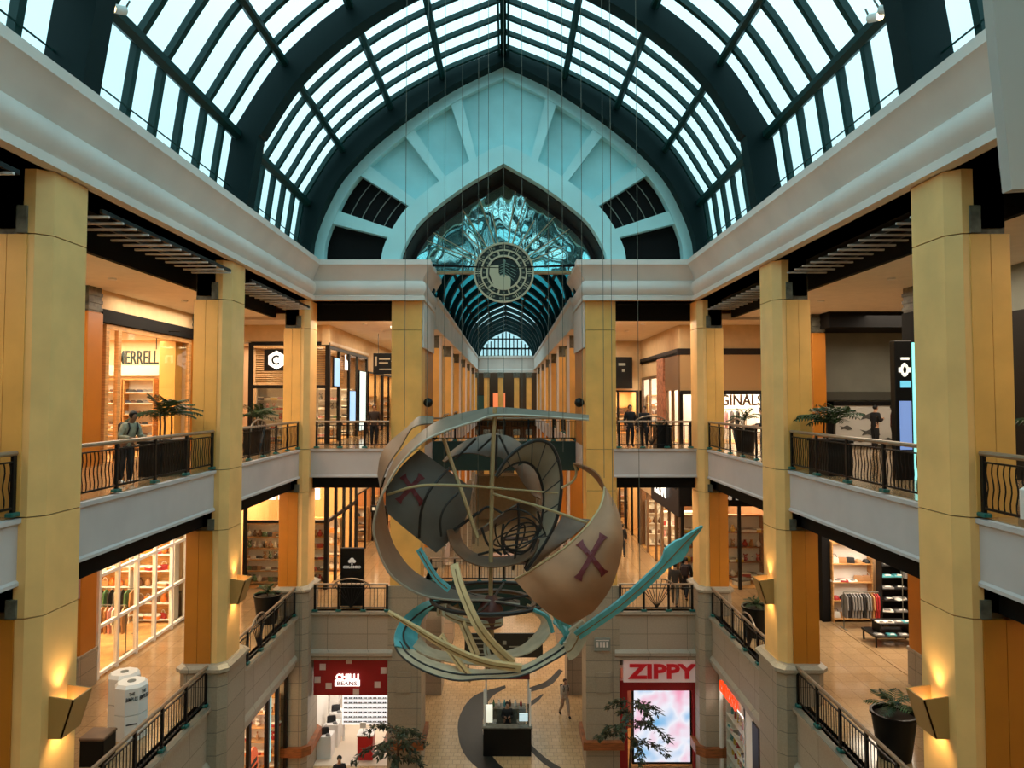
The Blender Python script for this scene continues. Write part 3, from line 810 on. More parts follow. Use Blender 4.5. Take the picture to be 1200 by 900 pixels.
for lv, nm in ((L2, 'upper'), (L1, 'middle')):
    t = thing('footbridge', 'dark green footbridge crossing the passage on the %s level' % nm, 'footbridge', (0, 34.2, lv), 0, 'passage footbridges')
    m = MB(); m.box(-3.5, 3.5, -0.12, 0.0, -1.35, 0.02)
    m.build('edge_beam', mat('bridge_green', (10, 42, 36), 0.5), t)
    m = MB(); m.box(-3.15, 3.15, -0.02, 3.42, -0.5, -0.4); m.build('deck', M_DARK, t)
    railing((-3.45, 34.12), (3.45, 34.12), lv+0.03, 'black railing on the near edge of the %s footbridge' % nm, posts=1.15)

# ================================================================ ROUND EMBLEM
t = thing('round_emblem', 'large round openwork emblem with thin rays hung before the mirror glass', 'emblem', (0.0, 30.95, E+5.42))
R = 1.3
def annulus(r0, r1, y0, y1, n=56):
    m = MB(); vs = []
    for y in (y0, y1):
        for r in (r0, r1):
            for k in range(n): a = 2*PI*k/n; vs.append((r*math.cos(a), y, r*math.sin(a)))
    fs = []
    for k in range(n):
        j = (k+1) % n
        fs += [(k, j, n+j, n+k), (2*n+k, 3*n+k, 3*n+j, 2*n+j), (k, 2*n+k, 2*n+j, j), (n+k, n+j, 3*n+j, 3*n+k)]
    m.add(vs, fs); return m
M_IV = mat('ivory_emblem', (204, 192, 160), 0.5)
for nm, a, b in (('outer_ring', 1.22, 1.3), ('middle_ring', 0.94, 1.0), ('inner_ring', 0.68, 0.76)):
    annulus(R*a/1.3, R*b/1.3, -0.06, 0.06).build(nm, M_IV, t)
annulus(0.72, 1.26, 0.0, 0.03).build('dark_backing', mat('emblem_dark', (24, 34, 32), 0.6), t)
m = MB(); m.prismy([(.72*math.cos(2*PI*k/40), .72*math.sin(2*PI*k/40)) for k in range(40)], 0.04, 0.06); m.build('dark_centre', mat('emblem_dark', (24, 34, 32), 0.6), t)
for k in range(12):
    a = 2*PI*(k+0.5)/12; m = MB(); m.tube([(0.76*math.cos(a), 0, 0.76*math.sin(a)), (0.95*math.cos(a), 0, 0.95*math.sin(a))], 0.05, 4); m.build('inner_divider', M_IV, t)
    a = 2*PI*k/12; m = MB()
    for d in (-0.035, 0.035): m.tube([(0.98*math.cos(a+d), 0, 0.98*math.sin(a+d)), (1.24*math.cos(a+d), 0, 1.24*math.sin(a+d))], 0.022, 4)
    m.build('outer_divider', M_IV, t)
m = MB()
for k in range(24):
    a = 2*PI*(k+0.5)/24; r = 1.11
    m.box(r*math.cos(a)-0.05, r*math.cos(a)+0.05, -0.04, 0.0, r*math.sin(a)-0.035, r*math.sin(a)+0.035)
    r = 0.85
    if k % 2: m.box(r*math.cos(a+0.13)-0.05, r*math.cos(a+0.13)+0.05, -0.04, 0.0, r*math.sin(a+0.13)-0.03, r*math.sin(a+0.13)+0.03)
m.build('cell_marks', mat('emblem_grey_green', (120, 126, 108), 0.6), t)
# inner relief: pale figure, mast and furled lines
m = MB()
m.prismy([(-0.6, 0.28), (-0.22, 0.33), (-0.22, -0.02), (-0.14, -0.14), (0.0, -0.05), (0.14, -0.14), (0.26, -0.14), (0.3, -0.35), (0.28, -0.66), (-0.1, -0.70), (-0.42, -0.56), (-0.52, -0.32), (-0.62, -0.05)], -0.05, 0.03)
m.build('pale_figure', M_IV, t)
m = MB()
m.tube([(0.02, -.06, -0.2), (0.02, -.06, 0.5)], 0.03, 5); m.ball((0.02, -.06, 0.48), 0.07, 8, 6)
for k in range(5): m.tube([(-0.18, -.06, 0.30-0.11*k), (0.0, -.06, 0.38-0.11*k)], 0.02, 4)
for k in range(5): m.tube([(0.06, -.04, 0.42-0.11*k), (0.62-0.05*k, -.04, 0.18-0.13*k)], 0.016, 4)
m.build('mast_and_lines', mat('emblem_teal', (120, 150, 136), 0.5), t)
rays = [ (i, a) for i, a in enumerate((-90, -67, -60, -44, -33, -18, -11, 8, 16, 30, 42, 56, 66, 90)) ]
for i, a in rays:
    a = math.radians(a); ex = at_angle(offs(Iin, 0.3), a); ln = math.hypot(ex[0], ex[1]-5.4)*(1.0 if i % 3 else 0.8)
    m = MB(); m.tube([(1.28*math.sin(a), 0.03, 1.28*math.cos(a)), (ln*math.sin(a), 0.12, ln*math.cos(a))], 0.026, 5); m.build('ray', M_IV, t)

# ================================================================ HANGING SCULPTURE
SY = 18.6
S0 = at(590, 600, SY)
SCU = thing('hanging_ship_sculpture', 'large hanging sculpture of curved sails, rings and hull ribbons with red crosses', 'sculpture', S0)
def zf(ox, oy, s): return lambda x, y: (ox + x/s, oy + y/s)
za, zb, zc, zd, ze, z0_ = zf(430,470,5.625), zf(560,490,5.0), zf(440,620,4.737), zf(590,590,4.5), zf(520,680,6.667), zf(430,470,2.6475)
def pts(f, l): return [f(x, y) for x, y in l]
def c3(px, Ys):                                          # pixel path + depth (const or list of control depths) -> 3D path, local
    n = len(px)
    if not isinstance(Ys, (list, tuple)): Ys = [Ys]*n
    out = []
    for i, (x, y) in enumerate(px):
        u = i/(n-1)*(len(Ys)-1); k = min(int(u), len(Ys)-2) if len(Ys) > 1 else 0
        Y = Ys[0] if len(Ys) == 1 else Ys[k] + (Ys[k+1]-Ys[k])*(u-k)
        out.append(at(x, y, Y) - S0)
    return out
def sheet2(a, Ya, b, Yb, U=40, V=9, bulge=0.0, sag=None):
    A, B = cat_rom(c3(a, Ya), U), cat_rom(c3(b, Yb), U); g = []
    for u in range(U):
        row = []
        for v in range(V):
            w = v/(V-1); p = A[u]*(1-w) + B[u]*w
            k = 4*w*(1-w) * (sag(u/(U-1)) if sag else 1)
            p = p + Vector((0, -1, 0))*bulge*k
            row.append(p)
        g.append(row)
    return g
def on_grid(g, x, y):                                    # point of a sheet seen at a place, by nearest projection
    best, bp = 1e9, None
    for row in g:
        for p in row:
            q = proj(p + S0); d = (q[0]-x)**2 + (q[1]-y)**2
            if d < best: best, bp = d, p
    return bp
M_SAILD = mat('grey_sail', (98, 90, 82), 0.7, var=0.06, scale=1.5)
M_SAILR = mat('tan_sail', (158, 110, 76), 0.6, var=0.07, scale=1.5)
M_SAILG = mat('greige_sail', (150, 136, 116), 0.65, var=0.06, scale=1.5)
M_BROWN = mat('brown_bronze', (104, 74, 52), 0.5, var=0.1, scale=3)
M_RINGG = mat('ring_metal', (124, 106, 90), 0.4, metal=0.35, var=0.06, scale=2)
M_TEALH = mat('teal_hull', (92, 172, 178), 0.5, var=0.14, scale=2)
M_PLANK = mat('beige_plank', (206, 172, 122), 0.5, var=0.08, scale=3)
M_GREYH = mat('grey_beige_hull', (188, 172, 144), 0.5, var=0.08, scale=3)
M_XRED = mat('dark_red_cross', (96, 10, 14), 0.6)
M_EDGE = mat('sail_edge_dark', (38, 32, 28), 0.6)
def sheet_part(name, g, m, th=0.03, smooth=60):
    mb = MB(); mb.sheet(g, th); return mb.build(name, m, SCU, smooth=smooth)
def rod(name, px, Y, r, m, n=6, res=24):
    P3 = c3(px, Y); P3 = cat_rom(P3, res) if len(P3) > 2 else P3
    mb = MB(); mb.tube(P3, r, n); return mb.build(name, m, SCU, smooth=50)
def cross_on(parent, g, bars, wid):
    mb = MB()
    for (x0, y0), (x1, y1) in bars:
        n = 10; row = []
        dx, dy = x1-x0, y1-y0; L = math.hypot(dx, dy); ox, oy = -dy/L, dx/L
        for k in range(n+1):
            u = k/n; w = wid*(1 + 0.9*max(0, abs(2*u-1)-0.78)/0.22)
            cx, cy = x0+dx*u, y0+dy*u; r = []
            for s in (-1, 0, 1):
                p = on_grid(g, cx+ox*w*s, cy+oy*w*s)
                # true spot on the sheet's depth, just proud of it
                r.append(at(cx+ox*w*s, cy+oy*w*s, (p+S0).y - 0.05) - S0)
            row.append(r)
        mb.sheet(row, 0.02)
    o = mb.build('red_cross', M_XRED, parent); return o
# great ring
N = pts(za, [(900,92),(700,140),(540,190),(400,250),(320,310),(240,390),(180,470),(130,560),(90,640),(55,750),(42,850)]) + pts(zc, [(5,80),(40,180),(100,270),(200,340),(300,378),(450,395),(600,395),(800,420)])
Fp = pts(za, [(900,45),(740,60),(560,100),(440,150),(330,230),(220,340),(150,450),(112,560),(104,640),(116,720),(130,810)]) + pts(zc, [(88,60),(118,120),(180,205),(260,268),(370,318),(480,348),(620,372),(800,398)])
N = [(690, 492)] + N; Fp = [(690, 487)] + Fp
g = sheet2(N, [18.6,17.8,17.6,17.8,18.6], Fp, [19.2,19.4,19.4,19.4,19.2], 90, 5)
sheet_part('great_ring', g, M_RINGG, 0.04)
rod('ring_edge', N, [18.59,17.79,17.59,17.79,18.59], 0.03, mat('pale_ring_edge', (178, 164, 146), 0.4, metal=0.3), res=90)
N = pts(za, [(440,148),(350,158),(290,190),(225,300),(155,400),(110,500),(88,570)]); Fp = pts(za, [(440,103),(340,106),(262,178),(190,235),(130,295),(90,370),(72,480)])
sheet_part('rear_ring', sheet2(N, 19.8, Fp, 20.8, 30, 5), M_RINGG)
# left sail
A = pts(za, [(345,318),(270,380),(195,480),(140,580),(118,680),(130,740)]); B = pts(za, [(345,320),(450,430),(560,510),(695,575)])
A2 = pts(za, [(130,740),(190,820),(280,915),(370,975),(455,1000)]); 
topE = pts(za, [(345,320),(440,425),(560,510),(695,575)])
botE = pts(za, [(130,735),(200,830),(310,940),(455,1000)])
lefE = pts(za, [(345,320),(220,440),(130,600),(130,735)])
rigE = pts(za, [(695,575),(660,740),(580,880),(455,1000)])
gl = sheet2(lefE, [18.7,18.3,18.2], rigE, [19.4,19.2,18.7], 40, 40, bulge=0.35, sag=lambda u: math.sin(PI*u)*0.8+0.2)
ls = sheet_part('left_sail', gl, M_SAILD)
cross_on(ls, gl, [(za(236,492), za(366,678)), (za(362,492), za(205,662))], 2.6)
rod('sail_rib', pts(za, [(545,440),(470,520),(400,610),(355,740),(345,900)]), [18.6,18.0,18.0,18.4], 0.035, M_EDGE)
rod('sail_rib', pts(za, [(600,605),(520,690),(485,780),(490,890)]), [18.6,18.2,18.4], 0.03, M_EDGE)
rod('sail_hoop', pts(za, [(135,617),(300,567),(450,553),(700,562),(900,580)]), [17.9,17.6,18,18.5], 0.035, M_BRASS)
rod('boom', pts(za, [(505,245),(590,500),(640,640),(730,900)]), [18.9,18.7,18.6], 0.05, M_BRASS)
rod('boom', [(430+270/2.6475, 470+400/2.6475), za(735,735)], 18.8, 0.04, M_EDGE)
rod('mast', [za(845,40), za(828,400), (430+384/2.6475, 470+560/2.6475), (430+388/2.6475, 470+730/2.6475)], 18.6, 0.055, M_BRASS, n=10)
# upper umbrella sail
A = pts(za, [(500,395),(560,330),(650,265),(740,232),(840,212)]) + pts(zb, [(120,95),(190,112),(250,150),(280,190)])
B = pts(za, [(520,400),(570,366),(640,345),(730,350),(815,372)]) + pts(zb, [(70,215),(120,225),(180,262),(220,300)])
g = sheet2(A, 19.9, B, 19.2, 44, 7, 0.1); us = sheet_part('upper_sail', g, M_BROWN)
for a, b in ((zb(112,98), zb(105,300)), (zb(125,100), zb(185,225)), (zb(100,98), zb(0,190)), (za(720,245), za(580,385))):
    rod('sail_stay', [a, b], 19.1, 0.03, M_EDGE)
# loop sail
A = pts(zb, [(105,340),(170,240),(260,165),(350,130),(425,155),(470,240),(490,350),(485,470),(465,580),(420,690),(350,800),(280,895)])
B = pts(zb, [(110,345),(170,290),(240,258),(300,265),(345,310),(372,380),(385,450),(382,540),(365,640),(340,720),(310,800),(275,885)])
g = sheet2(A, [18.2,18.6,18.4], B, [18.4,19.2,18.6], 60, 7, 0.08); sheet_part('loop_sail', g, M_SAILG)
rod('sail_edge', A, [18.15,18.55,18.35], 0.045, M_EDGE, res=60); rod('sail_edge', B, [18.35,19.15,18.55], 0.04, M_EDGE, res=60)
for (a, b) in (((230,185),(250,258)),((320,135),(315,268)),((400,145),(345,310)),((470,240),(372,370)),((490,360),(384,440)),((478,500),(380,560)),((420,690),(345,700)),((170,245),(190,282))):
    rod('sail_batten', [zb(*a), zb(*b)], 18.2, 0.014, M_EDGE)
sheet_part('small_sail', sheet2(pts(zb, [(210,290),(270,390),(320,450),(365,475)]), 19.6, pts(zb, [(280,258),(335,310),(368,390),(368,472)]), 20, 20, 6, 0.1), M_BROWN)
sheet_part('inner_ribbon', sheet2(pts(zb, [(0,660),(100,590),(200,520),(280,490),(330,515),(370,545)]), 18.9, pts(zb, [(0,690),(110,630),(200,585),(260,572),(320,560),(372,552)]), 19.3, 24, 4), M_RINGG)
# bowl ring
A = pts(z0_, [(248,400),(262,450),(300,492),(360,514),(420,514),(480,500),(520,470),(535,430)]); B = pts(z0_, [(285,392),(296,436),(328,468),(380,484),(430,484),(475,472),(505,448),(515,420)])
sheet_part('bowl_ring', sheet2(A, [18.6,18.0,18.6], B, [19.4,19.2,19.4], 40, 5), M_BROWN)
# armillary rings
ac = at(*z0_(476,418), 18.9) - S0
for k, (r, tx, tz) in enumerate(((0.48, 0.1, 0.2), (0.47, 1.2, 0.5), (0.74, 0.3, -0.5), (0.72, 1.3, 1.9), (0.46, 0.9, 2.4), (0.30, 0.2, 1.2))):
    Rm = Matrix.Rotation(tz, 4, 'Z') @ Matrix.Rotation(tx, 4, 'X')
    mb = MB(); mb.tube([ac + (Rm @ Vector((r*math.cos(a), 0, r*math.sin(a)))) for a in [2*PI*i/32 for i in range(32)]], 0.022, 6, closed=True)
    mb.build('armillary_ring', M_EDGE, SCU, smooth=50)
for a in ([(235,500),(240,620),(225,760),(205,890)], [(350,545),(372,640),(355,760),(300,850)], [(150,620),(140,720),(160,800)], [(0,800),(140,770),(280,780),(340,700)], [(20,640),(60,740),(140,800)]):
    rod('frame_bar', pts(zb, a), 18.8, 0.032, M_EDGE)
for a in ([(405,560),(330,700),(300,850)], [(0,560),(60,520),(150,560)]):
    rod('frame_bar', pts(zb, a), 19.2, 0.03, M_EDGE)
# right sail
A = pts(zd, [(60,400),(120,370),(180,330),(330,228),(440,120)]) + pts(zb, [(672,590),(712,530),(736,460),(742,405)])
B = pts(zd, [(350,638),(410,605),(480,560),(560,450),(605,330),(628,200),(615,80)]) + pts(zb, [(800,500),(750,412)])
gr = sheet2(A, [17.2,16.6,16.9,17.6], B, [17.0,16.4,16.6,17.55], 60, 30, bulge=0.55, sag=lambda u: 1-u*0.85)
rs = sheet_part('right_sail', gr, M_SAILR)
cross_on(rs, gr, [(zd(400,205), zd(535,372)), (zd(528,165), zd(392,400))], 2.9)
rod('sail_edge', A, [17.18,16.58,16.88,17.58], 0.028, M_BRASS, res=60)
sheet_part('sail_horn', sheet2(pts(zb, [(745,408),(705,330),(640,285),(560,262)]), 17.6, pts(zb, [(738,425),(690,355),(640,312),(566,274)]), 18.1, 20, 4), M_SAILR)
rod('horn_tip', pts(zb, [(563,265),(577,320),(555,370),(490,410)]), 18.0, 0.03, M_BRASS)
sheet_part('sail_lining', sheet2(pts(zb, [(500,560),(570,585),(655,595)]), 18.4, pts(zb, [(300,890),(400,810),(520,715)]), 18.0, 16, 10, 0.2), M_BROWN)
rod('spar', pts(zb, [(90,445),(370,522),(640,612)]), [18.5,18.2,17.4], 0.035, M_BRASS)
rod('spar', pts(zb, [(90,410),(250,422),(470,440)]), [18.5,18.2], 0.025, M_BRASS)
# hull ribbons
A = pts(zc, [(385,405),(300,398),(215,440),(140,510),(105,590),(108,650),(160,705),(270,690)][:6]); B = pts(zc, [(400,412),(330,428),(270,490),(238,560),(236,620),(262,680)])
sheet_part('hull_ribbon', sheet2(A, [20.2,18.6,17.2], B, [19.4,18.6,18.0], 30, 5), M_TEALH)
rod('ribbon_groove', pts(zc, [(390,408),(310,425),(210,495),(160,560),(160,620),(190,665)]), [19.3,18.3,17.3], 0.025, M_EDGE)
A = pts(zc, [(105,640),(130,690),(200,750),(310,805),(450,840)]) + pts(ze, [(300,772),(600,748),(850,630),(1010,520),(1090,405)])
B = pts(zc, [(165,612),(205,665),(260,705),(330,735),(450,765)]) + pts(ze, [(300,700),(600,672),(810,560),(930,460),(1010,360)])
g1 = sheet2(A, [17.4,16.6,16.4,16.8,17.4], B, [18.0,17.4,17.2,17.4,17.8], 50, 5); sheet_part('hull_ribbon', g1, M_GREYH)
rod('ribbon_groove', [( (a[0]*0.5+b[0]*0.5), (a[1]*0.5+b[1]*0.5)) for a, b in zip(A, B)], [17.6,16.9,16.7,17.0,17.5], 0.022, M_EDGE, res=50)
rod('ribbon_groove', A, [17.36,16.56,16.36,16.76,17.36], 0.022, M_EDGE, res=50)
A = pts(zc, [(205,655),(280,702),(400,738),(520,750)]) + pts(ze, [(300,660),(500,612),(680,560),(810,450),(850,330),(790,238),(650,185)])
B = pts(zc, [(245,600),(310,660),(430,690),(540,700)]) + pts(ze, [(300,600),(470,560),(620,505),(720,410),(760,330),(725,275),(640,222)])
sheet_part('hull_ribbon', sheet2(A, [17.8,17.4,17.6,19.2], B, [18.4,18.0,18.2,19.8], 50, 5), M_TEALH if False else M_GREYH)
A = pts(ze, [(560,700),(700,670),(850,600),(960,480),(900,380),(850,330)]); B = pts(ze, [(640,690),(760,650),(890,560),(1000,450),(940,340),(860,300)])
sheet_part('stern_ribbon', sheet2(A, [17.6,17.6,18.4], B, [17.9,18,18.8], 30, 4), M_TEALH)
def plank(px, Y, w, th, m, name='rib_plank', n=24, tip=None):
    P3 = cat_rom(c3(px, Y), n); row = []
    for i, p in enumerate(P3):
        t = (P3[min(i+1, n-1)] - P3[max(i-1, 0)]).normalized(); s = t.cross(Vector((0, 1, 0))).normalized()
        ww = w*(tip(i/(n-1)) if tip else 1)
        row.append((p, s*ww, t))
    mb = MB(); vs = []; fs = []
    for p, s, t in row:
        d = Vector((0, th, 0)); vs += [p-s-d, p+s-d, p+s+d, p-s+d]
    for i in range(n-1):
        for j in range(4): fs.append((i*4+j, i*4+(j+1) % 4, (i+1)*4+(j+1) % 4, (i+1)*4+j))
    fs += [(0,1,2,3), (4*n-4, 4*n-1, 4*n-2, 4*n-3)]
    mb.add(vs, fs); o = mb.build(name, m, SCU)
    g = MB(); g.tube([p + Vector((0, -th-0.005, 0)) for p, s, t in row[1:-1]], 0.016, 4); g.build('groove', mat('plank_groove', (134, 98, 52), 0.6), o)
    return o
plank(pts(zc, [(438,195),(475,330),(560,520),(650,640),(760,745)]), [17.6,16.9,17.0], 0.1, 0.07, M_PLANK)
plank(pts(zc, [(70,458),(200,535),(400,655),(600,738),(810,772)]), [16.6,16.3,16.8], 0.075, 0.07, M_PLANK, tip=lambda u: 0.35+0.65*min(1, u*2))
plank(pts(zc, [(440,425),(490,540),(560,700)]), [18.6,17.8], 0.09, 0.06, M_PLANK)
plank(pts(zc, [(362,590),(430,700),(535,835)]), [17.6,16.8], 0.07, 0.06, M_PLANK)
plank(pts(zc, [(635,545),(615,660),(640,750),(590,820)]), [18.8,18.2,17.4], 0.07, 0.05, M_GREYH)
plank(pts(zc, [(360,480),(362,440),(400,430),(390,470),(480,510),(600,525),(710,515)]), [18.4,18.2,18.4], 0.08, 0.05, M_GREYH, n=40)
plank(pts(zc, [(240,110),(330,260),(410,335)]), [18.6,18.2], 0.075, 0.05, M_TEALH)
# dark keel rings and hub under the mast
kc = at(575, 700, 18.6) - S0
for r, dz, hh, mm in ((1.5, 0.0, .05, M_EDGE), (1.1, -.12, .06, M_BROWN), (0.7, -.22, .05, M_EDGE)):
    mb = MB(); mb.tube([kc + Vector((r*math.cos(2*PI*i/40), r*math.sin(2*PI*i/40), dz)) for i in range(40)], hh, 6, closed=True, up=(0, 0, 1)); mb.build('keel_ring', mm, SCU, smooth=50)
for i in range(6):
    a = 2*PI*i/6+.3; mb = MB(); mb.tube([kc + Vector((.15*math.cos(a), .15*math.sin(a), -.1)), kc + Vector((1.5*math.cos(a), 1.5*math.sin(a), 0))], .035, 5); mb.build('keel_spoke', M_EDGE, SCU)
mb = MB(); mb.lathe([(.2, -.75), (.3, -.7), (.32, -.3), (.22, -.1), (.1, .05)], 14, c=kc); mb.build('keel_hub', mat('hub_maroon', (92, 44, 34), .5), SCU, smooth=40)
# bowsprit
plank(pts(zd, [(350,720),(480,632),(620,530),(800,368),(960,200),(1048,118)]), [17.2,16.4,15.6], 0.12, 0.06, M_TEALH, 'bowsprit', 30, lambda u: (0.9 if u < 0.75 else 1.5*(1-(u-0.75)/0.25)*0.95+0.12) + (0.35 if 0.7 < u < 0.85 else 0))
plank(pts(zd, [(380,640),(400,680),(360,760),(330,780)]), [17.2, 17.0], 0.2, 0.07, M_GREYH, 'bow_block')
for a in ([(250,560),(320,680),(330,760)], [(300,620),(350,660),(300,740)], [(160,560),(230,600),(260,680)]):
    rod('bow_strut', pts(zd, a), 17.4, 0.05, M_TEALH)
# suspension cables
for x, y, Y in ((572,500,18.6),(590,560,18.6),(541,520,18.6),(500,520,18.0),(520,600,19.6),(474,500,18.2),(612,560,19.2),(643,520,18.4),(660,530,18.2),(683,590,17.4),(708,560,17.2),(718,610,17.0),(560,640,19.2),(750,690,16.6)):
    a = at(x, y, Y); xx = abs(a.x)
    zt = E + 14.0 - (xx*0.46 if xx < 2.5 else 1.15 + (xx-2.5)*0.6) - 0.2
    mb = MB(); mb.tube([a - S0, Vector((a.x, a.y, zt)) - S0], 0.009, 4); mb.build('suspension_cable', M_STEEL, SCU)
# ================================================================ GOODS
GC = {'black': (28,27,28), 'white': (232,228,220), 'tan': (176,128,82), 'red': (160,32,34), 'grey': (120,118,116), 'navy': (34,44,76), 'brown': (96,62,40), 'pink': (214,150,150), 'green': (70,110,70), 'teal': (70,150,160), 'orange': (224,120,40), 'yellow': (222,184,70)}
GM = {k: mat('goods_'+k, v, 0.55) for k, v in GC.items()}
GMESH = {}
def goods_mesh(kind, col):
    key = (kind, col)
    if key in GMESH: return GMESH[key]
    m = MB(); mats = [GM[col], GM['white' if col != 'white' else 'grey']]
    if kind == 'shoe':
        m.stack([([(-.14,-.04),(.10,-.05),(.15,-.02),(.15,.02),(.10,.05),(-.14,.04)], 0), ([(-.14,-.04),(.10,-.05),(.15,-.02),(.15,.02),(.10,.05),(-.14,.04)], .025)], 1)
        m.stack([([(-.135,-.038),(.10,-.045),(.14,-.018),(.14,.018),(.10,.045),(-.135,.038)], .025), ([(-.13,-.034),(.07,-.036),(.12,-.015),(.12,.015),(.07,.036),(-.13,.034)], .06), ([(-.13,-.028),(-.03,-.028),(-.01,-.015),(-.01,.015),(-.03,.028),(-.13,.028)], .12)], 0)
    elif kind == 'handbag':
        m.stack([([(-.16,-.06),(.16,-.06),(.16,.06),(-.16,.06)], 0), ([(-.15,-.05),(.15,-.05),(.15,.05),(-.15,.05)], .18), ([(-.12,-.02),(.12,-.02),(.12,.02),(-.12,.02)], .22)])
        m.tube([(.09*math.cos(PI*k/10), 0, .21+.13*math.sin(PI*k/10)) for k in range(11)], .012, 5, m=1)
    elif kind == 'box':
        m.cbox(-.16,.16,-.1,.1,0,.11,.008); m.cbox(-.165,.165,-.105,.105,.085,.125,.008, m=1)
    elif kind == 'bottle':
        m.lathe([(.045,0),(.05,.02),(.05,.16),(.02,.2),(.02,.24),(.026,.245),(.026,.28)], 10)
    elif kind == 'cap':
        m.lathe([(.1,0),(.1,.04),(.07,.09),(.01,.11)], 12); m.stack([([(0.05,-.08),(.17,-.05),(.19,0),(.17,.05),(.05,.08)], .0), ([(0.05,-.08),(.17,-.05),(.19,0),(.17,.05),(.05,.08)], .015)])
    elif kind == 'folded_shirt':
        m.cbox(-.15,.15,-.12,.12,0,.05,.02); m.cbox(-.07,.07,-.125,-.05,.045,.065,.01, m=1)
    elif kind == 'toy':
        m.ball((0,0,.09),.09,8,6); m.ball((0,-.02,.22),.07,8,6); m.ball((-.06,0,.29),.03,6,5); m.ball((.06,0,.29),.03,6,5); m.ball((0,-.09,.21),.025,6,4,m=1)
    elif kind == 'vase':
        m.lathe([(.05,0),(.1,.06),(.11,.12),(.06,.2),(.04,.24),(.06,.28)], 12)
    elif kind == 'hanging_garment':
        m.tube([(0,0,.06),(.0,0,.0)], .008, 4, m=1)
        m.stack([([(-.03,-.16),(.03,-.16),(.03,.16),(-.03,.16)], -.85), ([(-.035,-.17),(.035,-.17),(.035,.17),(-.035,.17)], -.3), ([(-.03,-.2),(.03,-.2),(.03,.2),(-.03,.2)], -.1), ([(-.015,-.05),(.015,-.05),(.015,.05),(-.015,.05)], 0)])
        m.stack([([(-.025,.17),(.025,.17),(.025,.25),(-.025,.25)], -.55), ([(-.03,.12),(.03,.12),(.03,.2),(-.03,.2)], -.08)])
        m.stack([([(-.025,-.25),(.025,-.25),(.025,-.17),(-.025,-.17)], -.55), ([(-.03,-.2),(.03,-.2),(.03,-.12),(-.03,-.12)], -.08)])
    elif kind == 'sunglasses':
        for s in (-1, 1): m.lathe([(.028,0),(.032,.006),(.028,.012)], 8, c=(s*.035,0,0))
        m.box(-.01,.01,-.004,.004,.002,.01); m.box(-.075,-.066,-.01,.01,0,.012); m.box(.066,.075,-.01,.01,0,.012)
    GMESH[key] = m.mesh('goods_'+kind+'_'+col, mats, 50)
    return GMESH[key]
def put(kind, col, loc, rotz, label, cat, group, scale=1.0, rx=0):
    o = bpy.data.objects.new(kind, goods_mesh(kind, col)); COL.objects.link(o)
    o.location = loc; o.rotation_euler = (rx, 0, rotz); o.scale = (scale,)*3
    return tag(o, label, cat, group)
CATS = {'shoe': 'shoe', 'handbag': 'handbag', 'box': 'box', 'bottle': 'bottle', 'cap': 'cap', 'folded_shirt': 'shirt', 'toy': 'toy', 'vase': 'vase', 'hanging_garment': 'garment', 'sunglasses': 'sunglasses'}
def shelves(Fm, x, y, w, h, rows, per, kinds, cols, where, z0=0.15, d=0.38, m=None, scale=1.0, back=None, rot=0.0):
    """shelf unit with its back at depth y; goods sit on it as things of their own"""
    m = m or M_WOODL
    t = thing('display_shelf', 'display shelf unit %s' % where, 'shelf', Fm.p(x, y), Fm.r, 'shop display shelves')
    b = MB(); b.box(-w/2, w/2, 0.0, 0.03, 0, h); b.build('back_panel', back or M_WHITE, t)
    for s in (-1, 1): b = MB(); b.box(s*w/2-0.02, s*w/2+0.02, -d, 0.03, 0, h); b.build('side_panel', m, t)
    zs = []
    for r in range(rows):
        z = z0 + (h-z0-0.1)*r/rows; zs.append(z)
        b = MB(); b.box(-w/2, w/2, -d, 0, z-0.03, z); b.build('shelf', m, t)
    b = MB(); b.box(-w/2, w/2, -d, 0.03, h-0.03, h+0.03); b.build('top_panel', m, t)
    for r, z in enumerate(zs):
        for k in range(per):
            kd = kinds[(r + k//3) % len(kinds)] if len(kinds) > 1 else kinds[0]; cl = random.choice(cols)
            xx = -w/2 + w*(k+0.5)/per + random.uniform(-.02, .02)
            a = random.uniform(-.4, .4) + rot
            put(kd, cl, Fm.p(x+xx, y-d*0.5, z+0.003), Fm.r+a, '%s %s, %s shelf up, %s along, %s' % (cl, kd.replace('_', ' '), ORD[r], ORD[k], where), CATS[kd], 'goods %s' % where, scale*(.72 if kd == 'handbag' else .85 if kd in ('vase', 'bottle', 'toy') else 1))
    return t
def rack(Fm, x, y, z, w, n, cols, where, rotz=0.0, base=True):
    t = thing('garment_rack', 'metal clothes rack %s' % where, 'clothes rack', Fm.p(x, y), Fm.r+rotz, 'garment racks')
    b = MB(); b.tube([(-w/2,0,z),(w/2,0,z)], .018, 6); b.build('rail', M_STEEL, t)
    for s in (-1, 1):
        b = MB(); b.tube([(s*w/2,0,0.02),(s*w/2,0,z)], .018, 6); b.box(s*w/2-.03, s*w/2+.03, -.25,.25,0,.03); b.build('leg', M_STEEL, t)
    G = Fr(Fm.p(x, y), Fm.r+rotz)
    for k in range(n):
        cl = cols[k % len(cols)] if random.random() < 0.7 else random.choice(cols)
        put('hanging_garment', cl, G.p(-w/2+w*(k+.5)/n, 0, z-0.06), G.r+random.uniform(-.12,.12), '%s garment, %s along the rack %s' % (cl, ORD[k], where), 'garment', 'garments on the rack %s' % where)
    return t
WN = [20]
